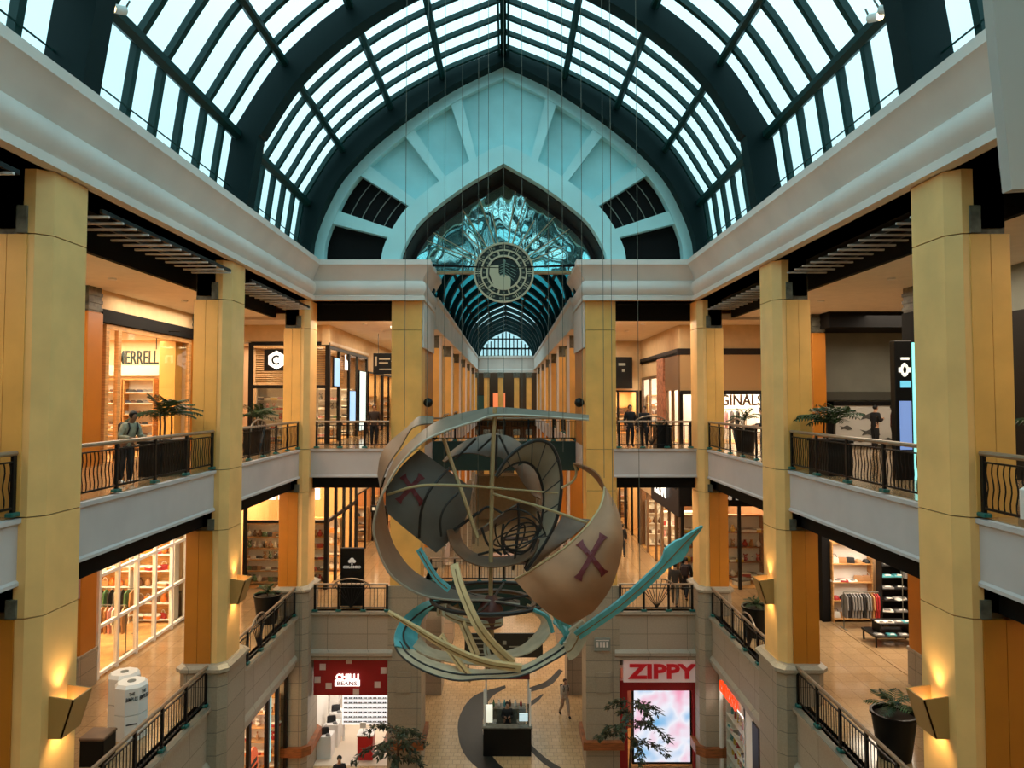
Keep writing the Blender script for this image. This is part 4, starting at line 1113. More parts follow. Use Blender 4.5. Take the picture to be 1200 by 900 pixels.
def shop_room(Fm, w, h, d, wallm, floorm=None, y0=0.15, ceil=None, lamp=120, lampcol=(1, .78, .5), walls='blr'):
    """the room behind a shop front, open towards the gallery"""
    m = MB()
    if 'b' in walls: m.box(0, w, d, d+.15, 0, h)
    if 'l' in walls: m.box(-.12, 0, y0, d+.15, 0, h)
    if 'r' in walls: m.box(w, w+.12, y0, d+.15, 0, h)
    struct(m, 'wall_shop', wallm, Fm.p(0,0), Fm.r)
    m = MB(); m.box(-.12, w+.12, y0, d+.15, h, h+.12); struct(m, 'ceiling', ceil or M_CEIL, Fm.p(0,0), Fm.r)
    m = MB(); m.box(0, w, y0, d, 0.005, 0.02); struct(m, 'floor', floorm or M_WOODL, Fm.p(0,0), Fm.r)
    if lamp: area('shop_light', Fm.p(w/2, y0+(d-y0)*.42, h-.06), w*.8, (d-y0)*.6, lamp*1.5, lampcol, (0, 0, Fm.r))
def front(Fm, w, h, posts, rails, m, th=0.06, dp=0.12, glass=True, skip=()):
    """glazed shop front: frame with posts at xs and rails at zs"""
    f = MB()
    for x in posts: f.box(x-th, x+th, -dp/2, dp/2, 0, h)
    for z in rails: f.box(posts[0], posts[-1], -dp/2*.9, dp/2*.9, z-th*.8, z+th*.8)
    WN[0] += 1
    o = struct(f, 'window_%d' % WN[0], m, Fm.p(0,0), Fm.r)
    if glass:
        g = MB(); g.box(posts[0], posts[-1], -.01, .01, 0.02, h); q = g.build('pane', M_GLASS, o)
def sign_board(Fm, x, z, w, h, txt, tm, bm, label, y=-0.1, th=0.08, fit=None, ext=.02, name='shop_sign', bold=0.0):
    t = thing(name, label, 'sign', Fm.p(x, y, z), Fm.r)
    if bm: b = MB(); b.cbox(-w/2, w/2, 0, th, -h/2, h/2, .01); b.build('board', bm, t)
    if txt: letters(txt, h*.7, tm, t, (0, -ext-.005, 0), ext, bold=bold, fit=fit or (w*.85, h*.6))
    return t

LEFT, RIGHT = PI/2, -PI/2
# ---------------------------------------------------------------- upper left: shoe shop
A = Fr((-SW, 22.4, L2), LEFT)
wm = mat('shop_cream_wall', (240, 212, 176), .8)
shop_room(A, 6.0, 4.3, 4.6, wm, M_WOODL, lamp=300, lampcol=(1,.80,.56))
front(A, 6.0, 4.3, [0.05, 0.75, 5.9], [4.25], M_WOODL, .1)
m = MB(); m.box(-.4, 6.6, -.14, .12, 4.35, 4.75); struct(m, 'trim_30', M_DARK, A.p(0,0), A.r)
m = MB(); m.box(-.6, 7.2, -.02, .3, 4.72, 6.2); struct(m, 'wall_left', M_WALLC, A.p(0,0), A.r)
t = sign_board(Fr((-SW, 26.3, L2), 0), -.95, 3.5, 2.9, .55, 'MERRELL', mat('sign_dark_teal', (30, 58, 64), .5), None, 'dark shop name letters hung behind the shoe shop window', y=0, fit=(1.5, .5), bold=.006)
m = MB()
for x in (-.75, .65): m.tube([(x, 0, .3), (x, 0, .95)], .018, 5)
m.tube([(-1.3, 0, .95), (1.5, 0, .95)], .02, 5); m.build('hanger', M_BLACK, t)
AW = Fr((-SW, 28.3, L2), 0)
shelves(AW, -1.75, 0, 1.15, 2.75, 6, 5, ['shoe'], ['black','brown','grey','tan','navy'], 'on right shelf in the upper left shoe shop', scale=1.1)
shelves(AW, -3.0, 0, 1.15, 2.75, 6, 5, ['shoe'], ['black','tan','red','grey','brown'], 'on left shelf in the upper left shoe shop', scale=1.1)
m = MB(); m.box(-3.7, -1.1, -.1, .05, 2.9, 3.3); struct(m, 'trim_43', M_WHITE, AW.p(0,0), 0)
m = MB(); m.box(5.3, 5.9, .25, .85, 0, 4.2); o = struct(m, 'wall_shop', M_SHAFT, A.p(0,0), A.r)
t = thing('shoe_table', 'long wooden shoe table in the middle of the upper left shoe shop', 'table', A.p(4.2, 2.2), A.r)
m = MB(); m.cbox(-1.2,1.2,-.35,.35,.82,.88,.01); m.build('table_top', M_WOODL, t)
for sx in (-1,1):
    for sy in (-1,1): m = MB(); m.box(sx*1.12-.03, sx*1.12+.03, sy*.28-.03, sy*.28+.03, 0, .82); m.build('leg', M_WOOD, t)
for k in range(8): put('shoe', random.choice(['black','white','tan','grey']), A.p(3.2+.28*k, 2.2, .882), A.r+random.uniform(-.4,.4), 'shoe on the wooden table of the upper left shoe shop, %s from left' % ORD[k], 'shoe', 'shoes on the wooden table')
m = MB(); m.box(-9.5, -.6, .7, .9, 0, 6.2); struct(m, 'wall_left', M_WALLC, A.p(0,0), A.r)
m = MB(); m.box(6.5, 10.4, -.02, .2, 0, 6.2); struct(m, 'wall_left', M_WALLC, A.p(0,0), A.r)

# ---------------------------------------------------------------- end wall blocks (upper left): slatted shop on the corner
YE = 32.8; XE = 7.95
B = Fr((-12.2, YE, L2), 0)
shop_room(B, 4.2, 4.5, 9, mat('shop_dark_wall', (150, 118, 86), .8), lamp=420, walls='bl')
front(B, 4.25, 4.55, [.75, 2.45, 4.22], [4.5, 2.55], M_BLACK, .1)
m = MB()
for k in range(16): m.box(.85, 4.1, .3, .36, 2.75+.1*k, 2.81+.1*k)
o = m.build('wood_slat_screen', M_WOODL, None, B.p(0,0), 0); tag(o, 'horizontal light wood slats behind the corner shop window, upper level left', 'slat screen', 'slat screens')
t = sign_board(B, 1.95, 3.75, 1.15, .95, None, None, M_BLACK, 'black sign with glowing white hexagon on the corner shop window', y=-.12)
m = MB(); m.prismy([(.42*math.sin(PI*k/3), .42*math.cos(PI*k/3)) for k in range(6)], -.05, 0); m.build('hexagon', M_GLOW, t)
m = MB(); m.tube([(.18*math.cos(a), -.06, .18*math.sin(a)) for a in [0.9+4.6*k/12 for k in range(13)]], .045, 6); m.build('curl', M_BLACK, t)
t = sign_board(B, 2.72, 3.8, .6, .42, 'n', M_GLOW, None, 'glowing letter beside the hexagon sign', y=-.1, fit=(.34, .36))
shelves(B, 2.2, .9, 2.7, 2.5, 5, 9, ['box','shoe','cap','toy'], ['white','red','green','yellow','pink','grey','navy'], 'in the slatted corner shop, upper level', scale=1.15, m=M_WHITE)
m = MB(); m.box(-.2, 4.25, -.05, .3, 4.6, 6.2); struct(m, 'wall_end', M_WALLC, B.p(0,0), 0)
C_ = Fr((-XE, YE, L2), LEFT)          # its flank, running away from the viewer
front(C_, 9, 4.4, [0.08, 2.0, 4.2, 6.2, 8.9], [4.35], M_BLACK, .09)
m = MB(); m.box(-.1, 52, -.05, .3, 4.45, 6.2); struct(m, 'wall_left', M_WALLC, C_.p(0,0), C_.r)
m = MB()
for k in range(14): m.box(2.2, 4.0, .2, .26, 2.75+.1*k, 2.81+.1*k)
o = m.build('wood_slat_screen', M_WOODL, None, C_.p(0,0), C_.r); tag(o, 'brown slats behind the receding window of the corner shop, upper level left', 'slat screen', 'slat screens')
M_BLUE = mat('blue_screen', (150, 196, 236), .4, emit=1.1)
def screen(Fm, x, y, z, w, h, m, label, bands=(), stand=False):
    t = thing('advert_screen', label, 'screen', Fm.p(x, y, z), Fm.r)
    b = MB(); b.cbox(-w/2-.04, w/2+.04, -.03, .06, -.04, h+.04, .01); b.build('housing', M_BLACK, t)
    b = MB(); b.box(-w/2, w/2, -.045, -.03, 0, h); b.build('display', m, t)
    if stand: b = MB(); b.box(-.12, .12, 0, .06, -z, 0); b.box(-.4, .4, -.2, .25, -z, -z+.04); b.build('stand', M_BLACK, t)
    for (a, c, mm) in bands: b = MB(); b.box(-w/2+w*a[0], -w/2+w*a[1], -.05, -.045, h*c[0], h*c[1]); b.build('picture', mm, t)
    return t
screen(C_, 1.2, -.08, 2.6, 1.0, 1.3, M_BLUE, 'pale blue screen high in the corner shop flank window')
screen(C_, 4.6, -.1, .8, 1.3, 1.6, M_BLUE, 'blue portrait screen standing at the corner shop doorway')
screen(C_, 7.2, -.1, .3, 1.6, 3.2, mat('pale_cyan_screen', (214, 240, 238), .4, emit=.9), 'tall pale glowing panel behind the end balcony, upper left')
sign_board(C_, 3.1, 3.8, .9, .7, 'h', M_GLOW, None, 'glowing white letter h on the flank of the corner shop', y=-.1, fit=(.5, .75))
shelves(Fr((-XE, YE+3.4, L2), 0), -1.0, 0, 1.6, 2.5, 5, 6, ['box','toy','cap'], ['white','pink','grey','tan','green'], 'behind the flank window of the corner shop', scale=1.2, m=M_WHITE)
shelves(Fr((-XE, YE+6.4, L2), 0), -1.0, 0, 1.6, 2.5, 5, 6, ['shoe','box','cap'], ['white','grey','tan','black'], 'deep behind the corner shop flank', scale=1.2, m=M_WHITE)
D_ = Fr((-6.6, 36.5, L2), 0)
t = thing('hanging_direction_sign', 'black hanging direction sign with pale lines above the upper left gallery', 'sign', (-5.85, 36.5, L2+3.35))
m = MB(); m.cbox(-.75, .75, -.06, .06, -.1, .95, .02); m.build('board', M_BLACK, t)
m = MB(); m.box(-.45, .1, -.07, -.06, .62, .70); m.box(-.45, .0, -.07, -.06, .42, .5); m.box(-.45, .45, -.07, -.06, .1, .17); m.box(.15, .6, -.07, -.06, .52, .57); m.box(-.66, -.56, -.07, -.06, .3, .78); m.build('pale_lines', mat('sign_lines', (190, 178, 150), .6), t)
m = MB(); m.tube([(-.5,0,.95),(-.5,0,1.95)], .015, 5); m.tube([(.5,0,.95),(.5,0,1.95)], .015, 5); m.build('hanger', M_STEEL, t)

# receding passage galleries: lit shop fronts on both sides and levels
M_LITW = mat('lit_shop_back', (236, 196, 140), .8)
def lit_front(Fm, n, w, h, label, colr=M_LITW, postm=M_BLACK, lamp=70, fasc=None, ext=(None)):
    for k in range(n):
        G = Fr(Fm.p(k*w, 0), Fm.r)
        shop_room(G, w-.3, h, 2.4, colr, lamp=lamp)
        front(G, w-.3, h, [.05, (w-.3)*.5, w-.35], [h-.05], postm, .06)
        if k < 2:
            shelves(Fr(G.p(w-.55 if Fm.r > 0.1 else .2 if Fm.r < -.1 else w/2, 1.2 if abs(Fm.r) > .1 else 2.2), 0), 0, 0, 1.9, h*.6, 4, 5, ['handbag','vase','box','folded_shirt'], ['tan','brown','white','black','pink'], 'in %s unit, %s' % (ORD[k], label.replace('the ', '', 1)), scale=1.3)
    m = MB(); m.box(-.1, n*w, -.05, .25, h, 6.2 if Fm.l.z > L2-1 else 5.4); struct(m, 'wall_left' if Fm.r > 0 else 'wall_right', fasc or M_WALLC, Fm.p(0,0), Fm.r)
    if ext is not None:
        m = MB(); m.box(ext[0], ext[1], -.02, .2, 0, h+1.6); struct(m, 'wall_left' if Fm.r > 0 else 'wall_right', M_WALLC, Fm.p(0,0), Fm.r)
lit_front(Fr((-XE, YE+9.3, L2), LEFT), 3, 5, 3.6, 'the upper left passage shops', ext=(14.9, 44))
def rev(x, y, z): return Fr((x, y, z), RIGHT)
# right facades run towards the viewer in their own x, so start them at the far end
def lit_front_r(x, y0, z, n, w, h, label, **k): lit_front(rev(x, y0+n*w, z), n, w, h, label, **k)
lit_front(Fr((-XE, YE+6.5, L1), LEFT), 4, 5, 3.4, 'the middle left passage shops', ext=(19.9, 46), colr=mat('warm_brick_shop', (206, 138, 82), .8))

# ---------------------------------------------------------------- upper right: end block
Bt = Fr((XE, YE, L2), 0)
m = MB(); m.box(0, 4.4, -.1, .1, 2.35, 4.0); struct(m, 'wall_end', mat('tan_roller', (196, 160, 112), .7), Bt.p(0,0), 0)
m = MB(); m.box(0, 4.4, -.05, .1, 4.25, 6.2); struct(m, 'wall_end', M_WALLC, Bt.p(0,0), 0)
m = MB(); m.box(-.1, 4.4, -.12, .1, 4.0, 4.28); m.box(0, 4.4, -.14, .12, 2.2, 2.38); struct(m, 'trim_31', M_REVEAL, Bt.p(0,0), 0)
shop_room(Bt, 4.3, 4.0, 9.0, mat('bright_white_shop', (244, 240, 232), .8), lamp=620, lampcol=(1,.92,.82), walls='br')
m = MB(); m.box(0.05, 4.25, 2.6, 2.7, 0, 3.9); struct(m, 'wall_shop', MATS['bright_white_shop'], Bt.p(0,0), 0); area('shop_light', Bt.p(2.2, 1.3, 3.9), 3.4, 1.6, 210, (1,.92,.82))
front(Bt, 4.3, 2.3, [.05, 1.0, 3.7, 4.28], [], M_BLACK, .07)
t = sign_board(Bt, 2.35, 1.95, 2.6, .6, 'ORIGINALS', mat('sign_brown', (110, 72, 52), .5), None, 'brown shop name letters in the bright window, upper right end wall', y=.18, fit=(2.9, .5), bold=.008)
rack(Bt, 2.3, 1.6, 1.5, 2.4, 9, ['white','pink','grey','black'], 'in the bright upper right window')
RC = rev(XE, YE+9, L2)
front(RC, 9, 3.2, [.05, 2.2, 4.4, 6.4, 7.6, 8.95], [3.15], mat('bronze_frame', (110, 82, 58), .4), .09)
m = MB(); m.box(6.4, 9.06, -.1, .1, 2.4, 4.0); struct(m, 'wall_right', mat('dim_tan_panel', (134, 106, 78), .7), RC.p(0,0), RC.r)
m = MB(); m.box(-44, 9.0, -.05, .3, 4.25, 6.2); m.box(0, 6.4, -.03, .3, 3.2, 4.3); struct(m, 'wall_right', M_WALLC, RC.p(0,0), RC.r)
m = MB(); m.box(-44, 9.1, -.12, .12, 4.0, 4.28); struct(m, 'trim_32', M_REVEAL, RC.p(0,0), RC.r)
m = MB(); m.box(4.7, 6.2, -.16, .0, 0, 4.0); struct(m, 'wall_right', mat('brick_strip', (176, 120, 92), .8, var=.2, scale=6), RC.p(0,0), RC.r)
shelves(Fr((XE, YE+5, L2), 0), 1.3, 0, 2.2, 2.2, 4, 7, ['handbag','shoe','vase'], ['red','white','tan','pink','black'], 'in the bronze framed shop', scale=1.3)
shelves(Fr((XE, YE+8.8, L2), 0), 1.3, 0, 2.2, 2.2, 4, 6, ['handbag','box'], ['tan','white','brown','red'], 'deep in the bronze framed shop', scale=1.3)
t = thing('shop_awning', 'black shop fascia with faint emblem, upper level right of the passage', 'sign', (6.4, 41.5, L2+2.6))
m = MB(); m.cbox(-.9, .9, -.1, .5, 0, 1.8, .02); m.build('board', M_BLACK, t)
m = MB(); m.box(.1, .5, -.12, -.1, 1.3, 1.45); m.box(.3, .45, -.12, -.1, .95, 1.1); m.box(-.7, -.1, -.12, -.1, .5, .56); m.build('pale_lines', mat('sign_lines2', (150, 158, 150), .6), t)
lit_front(Fr((5.4, 42.0, L2), 0), 1, 2.6, 2.5, 'the black fascia shop')
lit_front_r(XE, YE+9.4, L2, 3, 5, 3.4, 'the upper right passage shops', ext=(-28, -.05))

# upper right side gallery: grey hoarding wall, poster, totem, dark front
Gr = Fr((12.9, 30.2, L2), 0)
m = MB(); m.box(0, 6.8, 0, .2, 0, 6.0); struct(m, 'wall_end', M_GREY, Gr.p(0,0), 0)
m = MB(); m.box(0, 6.8, -.06, .0, 1.95, 2.3); struct(m, 'trim_33', mat('grey_band', (70, 70, 62), .8), Gr.p(0,0), 0)
m = MB(); m.box(-.4, 6.8, -2.5, -.05, 4.75, 5.4); struct(m, 'trim_34', M_DARK, Gr.p(0,0), 0)
t = thing('poster_hoarding', 'pale poster hoarding with dark leaping fish shapes against the grey wall', 'poster', Gr.p(.75, -.12))
m = MB(); m.box(0, 4.9, 0, .08, .1, 1.72); m.build('panel', mat('poster_pale', (206, 204, 196), .7), t)
m = MB(); m.box(-.28, 0, -.04, .1, 0, 1.9); m.box(-.3, 5.0, -.04, .1, 1.72, 1.9); m.build('frame', M_DARK, t)
mm = mat('poster_fish', (84, 84, 80), .7)
for k, (x, z, s) in enumerate(((.4,1.4,.8),(1.45,1.25,1.3),(2.6,1.5,.9),(3.6,1.3,1.2),(.5,.8,.9),(1.5,.6,1.4),(2.8,.75,1.0),(3.9,.7,1.2),(1.0,.3,.9),(2.2,.28,1.0),(3.2,.3,1.0),(4.4,1.0,.9))):
    q = MB(); q.prismy([(x+s*a, z+s*b) for a, b in ((-.3,.1),(-.12,.05),(.05,.13),(.22,.04),(.3,-.06),(.1,-.1),(-.08,-.04),(-.25,-.08),(-.18,.02))], -.02, 0); q.build('fish_print', mm, t)
t = thing('info_totem', 'tall black information totem with lit icons and cyan edge, upper right gallery', 'totem', (10.0, 18.1, L2), 0)
t.scale = (.56, 1, 1)
m = MB(); m.cbox(-.42, .36, -.12, .12, 0, 3.45, .02); m.build('body', M_BLACK, t)
m = MB(); m.box(.36, .54, -.13, .13, 0.0, 3.4); m.build('light_edge', mat('cyan_edge', (150, 244, 236), .4, emit=1.0), t)
M_ICON = mat('totem_white', (244, 240, 226), .4, emit=.9)
m = MB(); m.tube([(-.0+.13*math.cos(2*PI*k/16), -.13, 2.72+.13*math.sin(2*PI*k/16)) for k in range(16)], .045, 5, closed=True); m.box(-.26, -.12, -.15, -.12, 2.66, 2.78); m.box(.12, .26, -.15, -.12, 2.66, 2.78); m.box(-.16, .2, -.15, -.12, 2.97, 3.03); m.build('icon', M_ICON, t)
m = MB(); m.box(-.2, .25, -.15, -.12, 2.28, 2.45); m.build('blue_caption', mat('totem_blue', (110, 200, 230), .4, emit=.8), t)
m = MB(); m.box(-.26, .26, -.14, -.12, .75, 1.95); m.build('screen', mat('totem_screen', (120, 150, 210), .4, emit=.7), t)
area('gallery_light', (15.4, 27.0, E+3.2), 3, 3, 260, (1, .86, .68))  # extra area light added to lift the dark grey wall and poster
m = MB(); m.box(12.8, 13.1, 11.0, 21.0, L2, L2+4.2); struct(m, 'wall_right', M_BLACK)
m = MB(); m.box(12.8, 13.1, -5, 21.0, L2+4.2, E+3.4); m.box(12.8, 13.1, -5, 11.0, L2, L2+4.2); struct(m, 'wall_right', M_GREY)
m = MB(); m.box(12.2, 12.5, 28.9, 33, L2, E+3.4); struct(m, 'wall_right', M_WALLC)

# ---------------------------------------------------------------- middle left: white grid shop
A1 = Fr((-SW, 22.3, L1), LEFT)
shop_room(A1, 6.1, 5.0, 4.4, mat('warm_white_shop', (244, 214, 170), .8), lamp=420, lampcol=(1,.82,.58))
front(A1, 6.1, 5.0, [.05, 1.15, 2.35, 3.6, 4.9, 6.05], [.12, 1.55, 3.1, 4.95], M_WHITE, .06)
t = sign_board(Fr((-SW, 23.9, L1), 0), -.8, 4.0, 2.0, .7, 'DOR', M_GLOW, None, 'glowing white letters inside the white grid shop, middle left', y=0, fit=(1.0, .62), bold=.012)
GW = Fr((-SW, 28.2, L1), 0)
rack(GW, -.95, -3.6, 1.6, 1.3, 9, ['tan','white','pink','brown'], 'near the front of the white grid shop')
rack(GW, -1.9, -1.4, 1.6, 1.6, 8, ['grey','black','green','tan'], 'in the middle of the white grid shop')
shelves(GW, -.95, 0, 1.5, 3.9, 6, 5, ['box','handbag','vase'], ['brown','tan','orange','red'], 'on right shelf of the white grid shop', scale=1.3, m=M_WHITE, back=M_WOODL)
shelves(GW, -2.75, 0, 1.7, 3.9, 6, 6, ['vase','box','handbag'], ['white','tan','orange','black'], 'on left shelf of the white grid shop', scale=1.3, m=M_WHITE, back=M_WOODL)
m = MB(); m.box(6.15, 10.5, -.02, .2, 0, 5.4); m.box(-10, -.05, .7, .9, 0, 5.4); struct(m, 'wall_left', M_WALLC, A1.p(0,0), A1.r)
# middle left end block
B1 = Fr((-12.2, YE, L1), 0)
shop_room(B1, 4.2, 5.0, 6.3, mat('amber_shop', (214, 168, 112), .8), lamp=480, walls='bl')
front(B1, 4.25, 5.0, [.6, 2.4, 4.22], [3.0], M_BLACK, .08)
sign_board(B1, 2.8, 4.25, 2.5, .6, 'IIBI', M_GLOW, None, 'white lit sign letters high in the amber shop, middle left end wall', y=-.1, fit=(2.3, .5), bold=.02)
m = MB()
for x in (1.6, 2.2, 3.0, 3.8): pass
shelves(B1, 1.35, 1.0, 1.9, 2.8, 5, 8, ['vase','handbag','shoe','toy'], ['white','brown','tan','black','green'], 'in the left half of the amber shop', scale=1.25)
shelves(B1, 3.3, 1.0, 1.6, 2.8, 5, 7, ['handbag','vase','cap','box'], ['white','tan','black','brown','red'], 'in the right half of the amber shop', scale=1.25)
C1 = Fr((-XE, YE, L1), LEFT)
front(C1, 6.4, 4.6, [.1, 1.7, 3.4, 5.0, 6.3], [3.0], M_BLACK, .1)
m = MB(); m.box(-.1, 6.5, -.05, .3, 4.6, 5.4); struct(m, 'wall_left', M_DARK, C1.p(0,0), C1.r)
shelves(Fr((-XE, YE+3.6, L1), 0), -1.0, 0, 1.7, 2.6, 4, 6, ['vase','handbag','box'], ['white','brown','tan','orange'], 'behind the black flank window', scale=1.3)
t = thing('hanging_icon_sign', 'small black hanging sign with three pale icons, middle left gallery', 'sign', (-5.85, 34.0, L1+3.25))
m = MB(); m.cbox(-.36, .36, -.04, .04, 0, .3, .01); m.build('board', M_BLACK, t)
m = MB(); m.box(-.28, -.16, -.05, -.04, .08, .22); m.box(-.05, .05, -.05, -.04, .08, .22); m.box(.16, .28, -.05, -.04, .08, .22); m.build('icon', mat('icon_pale', (220, 206, 176), .5, emit=.4), t)
m = MB(); m.tube([(0,0,.3),(0,0,1.9)], .012, 5); m.build('hanger', M_STEEL, t)
t = thing('black_advert_board', 'tall black advert board with pale tree logo behind the middle left railing', 'advert board', (-6.25, 30.3, L1))
m = MB(); m.cbox(-.48, .48, -.1, .1, 0, 2.35, .015); m.build('board', M_BLACK, t)
M_PALE = mat('board_print', (216, 212, 204), .5, emit=.25)
m = MB(); m.ball((0, -.11, 1.86), .1, 8, 6, sy=.2); m.ball((-.09, -.11, 1.81), .07, 8, 6, sy=.2); m.ball((.09, -.11, 1.81), .07, 8, 6, sy=.2); m.box(-.025, .025, -.12, -.1, 1.66, 1.8); m.build('tree_logo', M_PALE, t)
letters('COLOMBO', .16, M_PALE, t, (0, -.108, 1.58), .006, fit=(.72, .11), bold=.004)

# ---------------------------------------------------------------- middle right
A1r = rev(SW, 28.4, L1)
shop_room(A1r, 6.0, 4.4, 4.4, mat('clothes_shop_wall', (196, 160, 120), .8), M_FLOOR, lamp=300, lampcol=(1,.85,.66), ceil=M_DARK)
m = MB(); m.box(-.05, .35, -.1, .2, 0, 4.4); m.box(-.05, 6.0, -.1, .2, 4.0, 4.6); struct(m, 'trim_36', M_DARK, A1r.p(0,0), A1r.r)
m = MB(); m.box(6.0, 34, .7, .9, 0, 5.4); struct(m, 'wall_right', M_WALLC, A1r.p(0,0), A1r.r)
m = MB(); m.box(-4.4, -.05, -.02, .2, 0, 5.4); struct(m, 'wall_right', M_WALLC, A1r.p(0,0), A1r.r)
KW = Fr((SW, 28.3, L1), 0)
rack(KW, .95, -1.1, 1.35, 1.3, 12, ['grey','black','grey','red','tan'], 'at the clothes shop entrance')
rack(KW, 3.3, -2.2, 1.45, 1.3, 12, ['black','grey','navy'], 'right of the shirt shelf')
rack(KW, 3.3, -1.0, 2.75, 1.5, 12, ['white','grey','navy','black'], 'high in the clothes shop')
shelves(KW, 1.0, 0, 1.5, 3.0, 4, 5, ['handbag','cap','folded_shirt'], ['red','white','black','tan'], 'behind the clothes shop rack', scale=1.4)
shelves(KW, 2.3, -.6, 1.0, 2.8, 6, 2, ['folded_shirt'], ['teal','white','grey','black'], 'mid clothes shop', scale=1.5, m=M_BLACK, back=M_DARK)
t = thing('display_table', 'low tiered table of folded clothes at the clothes shop entrance', 'table', (13.5, 25.6, L1), 0)
m = MB(); m.cbox(-.8, .8, -.5, .5, .35, .42, .01); m.build('lower_tier', M_BLACK, t)
m = MB(); m.cbox(-.55, .55, -.32, .32, .72, .78, .01); m.build('upper_tier', M_BLACK, t)
for sx in (-1,1):
    for sy in (-1,1): m = MB(); m.box(sx*.74-.025, sx*.74+.025, sy*.44-.025, sy*.44+.025, 0, .36); m.build('leg', M_BLACK, t)
for sx in (-1,1): m = MB(); m.box(sx*.5-.02, sx*.5+.02, -.28, .28, .42, .72); m.build('tier_support', M_BLACK, t)
for k in range(4):
    for r, (z, yy) in enumerate(((.422, -.4), (.782, -.15))):
        cl = random.choice(['teal','grey','white','black']); put('folded_shirt', cl, (13.5-.45+.3*k if r else 13.5-.63+.42*k, 25.6+yy, L1+z), 0, '%s folded shirt on the %s tier of the low table, %s from left' % (cl, ['lower','upper'][r], ORD[k]), 'shirt', 'folded shirts on the tiered table', 1.0)
# middle right end block and receding front
B1r = Fr((XE, YE, L1), 0)
shop_room(B1r, 4.3, 4.4, 10, mat('gift_shop_wall', (150, 108, 76), .8), lamp=520, walls='br')
m = MB(); m.box(-.1, 4.4, -.15, .15, 3.7, 5.0); struct(m, 'trim_37', M_DARK, B1r.p(0,0), 0)
front(B1r, 4.3, 3.7, [.05, 1.3, 2.6, 4.28], [], M_BLACK, .07)
sign_board(B1r, 1.9, 4.3, 3.2, .8, 'Bun', M_PALE, None, 'pale script letters on the black fascia of the middle right end shop', y=-.2, fit=(2.1, .62))
shelves(B1r, 1.2, 2.0, 1.9, 3.0, 4, 6, ['box','handbag','vase'], ['white','yellow','red','navy'], 'in the gift shop, left half', scale=1.35, m=M_WOOD)
shelves(B1r, 3.3, 2.0, 1.8, 3.0, 4, 6, ['vase','box','toy'], ['yellow','white','red','tan'], 'in the gift shop, right half', scale=1.35, m=M_WOOD)
for k, (x, y, z) in enumerate(((.8,.75,.0),(1.85,.9,.0),(2.9,.75,.0),(3.8,.85,.0))):
    put('box', ['white','orange','white','tan'][k], B1r.p(x, y, z+.02), .2*k, '%s carton on the gift shop floor, %s from left' % (['white','orange','white','tan'][k], ORD[k]), 'box', 'cartons on the gift shop floor', 2.2)
RC1 = rev(XE, YE+10, L1)
front(RC1, 10, 3.3, [.05, 2.2, 4.4, 6.0, 7.6, 9.0, 9.95], [], mat('bronze_frame', (110, 82, 58), .4), .08)
m = MB(); m.box(3.8, 10.05, -.12, .12, 3.2, 5.0); struct(m, 'trim_38', M_REVEAL, RC1.p(0,0), RC1.r)
m = MB(); m.box(-30, 3.8, -.05, .2, 3.3, 5.2); struct(m, 'wall_right', M_WALLC, RC1.p(0,0), RC1.r)
sign_board(RC1, 6.6, 4.15, 3.2, 1.1, 'LEVI', M_GLOW, None, 'bright white sign on the dark fascia, middle right gallery', y=-.2, fit=(2.6, .8), bold=.02)
shelves(Fr((XE, YE+5.6, L1), 0), 1.2, 0, 1.9, 2.6, 4, 7, ['handbag','shoe','toy'], ['white','pink','tan','red','black'], 'in near part of the white lettered shop', scale=1.35, m=M_WHITE)
shelves(Fr((XE, YE+9.7, L1), 0), 1.2, 0, 1.9, 2.6, 4, 6, ['vase','handbag'], ['white','tan','brown'], 'in far part of the white lettered shop', scale=1.35, m=M_WHITE)
lit_front_r(XE, YE+10.2, L1, 3, 5, 3.4, 'the middle right passage shops', ext=(-28, -.05))

# ---------------------------------------------------------------- ground level shops in the end wall
Z0 = Fr((-8.0, YB+.35, 0), 0)
shop_room(Z0, 3.5, 3.9, 5.5, mat('bright_kiosk_shop', (246, 240, 232), .8), mat('pale_floor', (226, 206, 182), .3), lamp=75, lampcol=(1,.93,.84))
t = thing('red_shop_fascia', 'deep red shop fascia with pale squares and glowing white logo, ground floor left', 'sign', Z0.p(1.75, -.2, 2.95))
m = MB(); m.box(-1.36, 1.72, 0, .25, 0, 1.38); m.build('board', M_RED, t)
m = MB()
for x, z in ((-1.0, 1.0), (-1.2, .5), (-.75, .25), (1.2, .3), (1.45, .85), (.35, 0.02), (.05, 1.25)): m.box(x-.12, x+.12, -.02, 0, z, z+.24 if z < 1.2 else z+.12)
m.build('pale_squares', mat('square_pale', (214, 186, 176), .6), t)
m = MB(); m.cbox(-.5, .5, -.07, -.02, .38, .62, .01); m.build('glow_bar', M_GLOW, t)
letters('CHILLI', .3, M_GLOW, t, (0, -.05, .74), .02, fit=(.92, .24), bold=.012)
letters('BEANS', .2, M_RED, t, (0, -.08, .5), .006, fit=(.8, .16), bold=.004)
m = MB(); m.box(-.05, .12, -.2, .1, 0, 4.35); m.box(3.38, 3.55, -.2, .1, 0, 4.35); struct(m, 'trim_39', M_BLACK, Z0.p(0,0), 0)
t = thing('sunglasses_wall', 'white display wall of sunglasses inside the bright ground floor left shop', 'display wall', Z0.p(2.2, 2.3, .0))
m = MB(); m.box(-1.2, -1.1, 0, .06, 0, .7); m.build('leg', M_WHITE, t); m = MB(); m.box(1.1, 1.2, 0, .06, 0, .7); m.build('leg', M_WHITE, t)
m = MB(); m.box(-1.2, 1.2, 0, .06, .7, 2.5); m.build('panel', M_GLOW if False else mat('panel_glow', (248, 250, 250), .5, emit=.8), t)
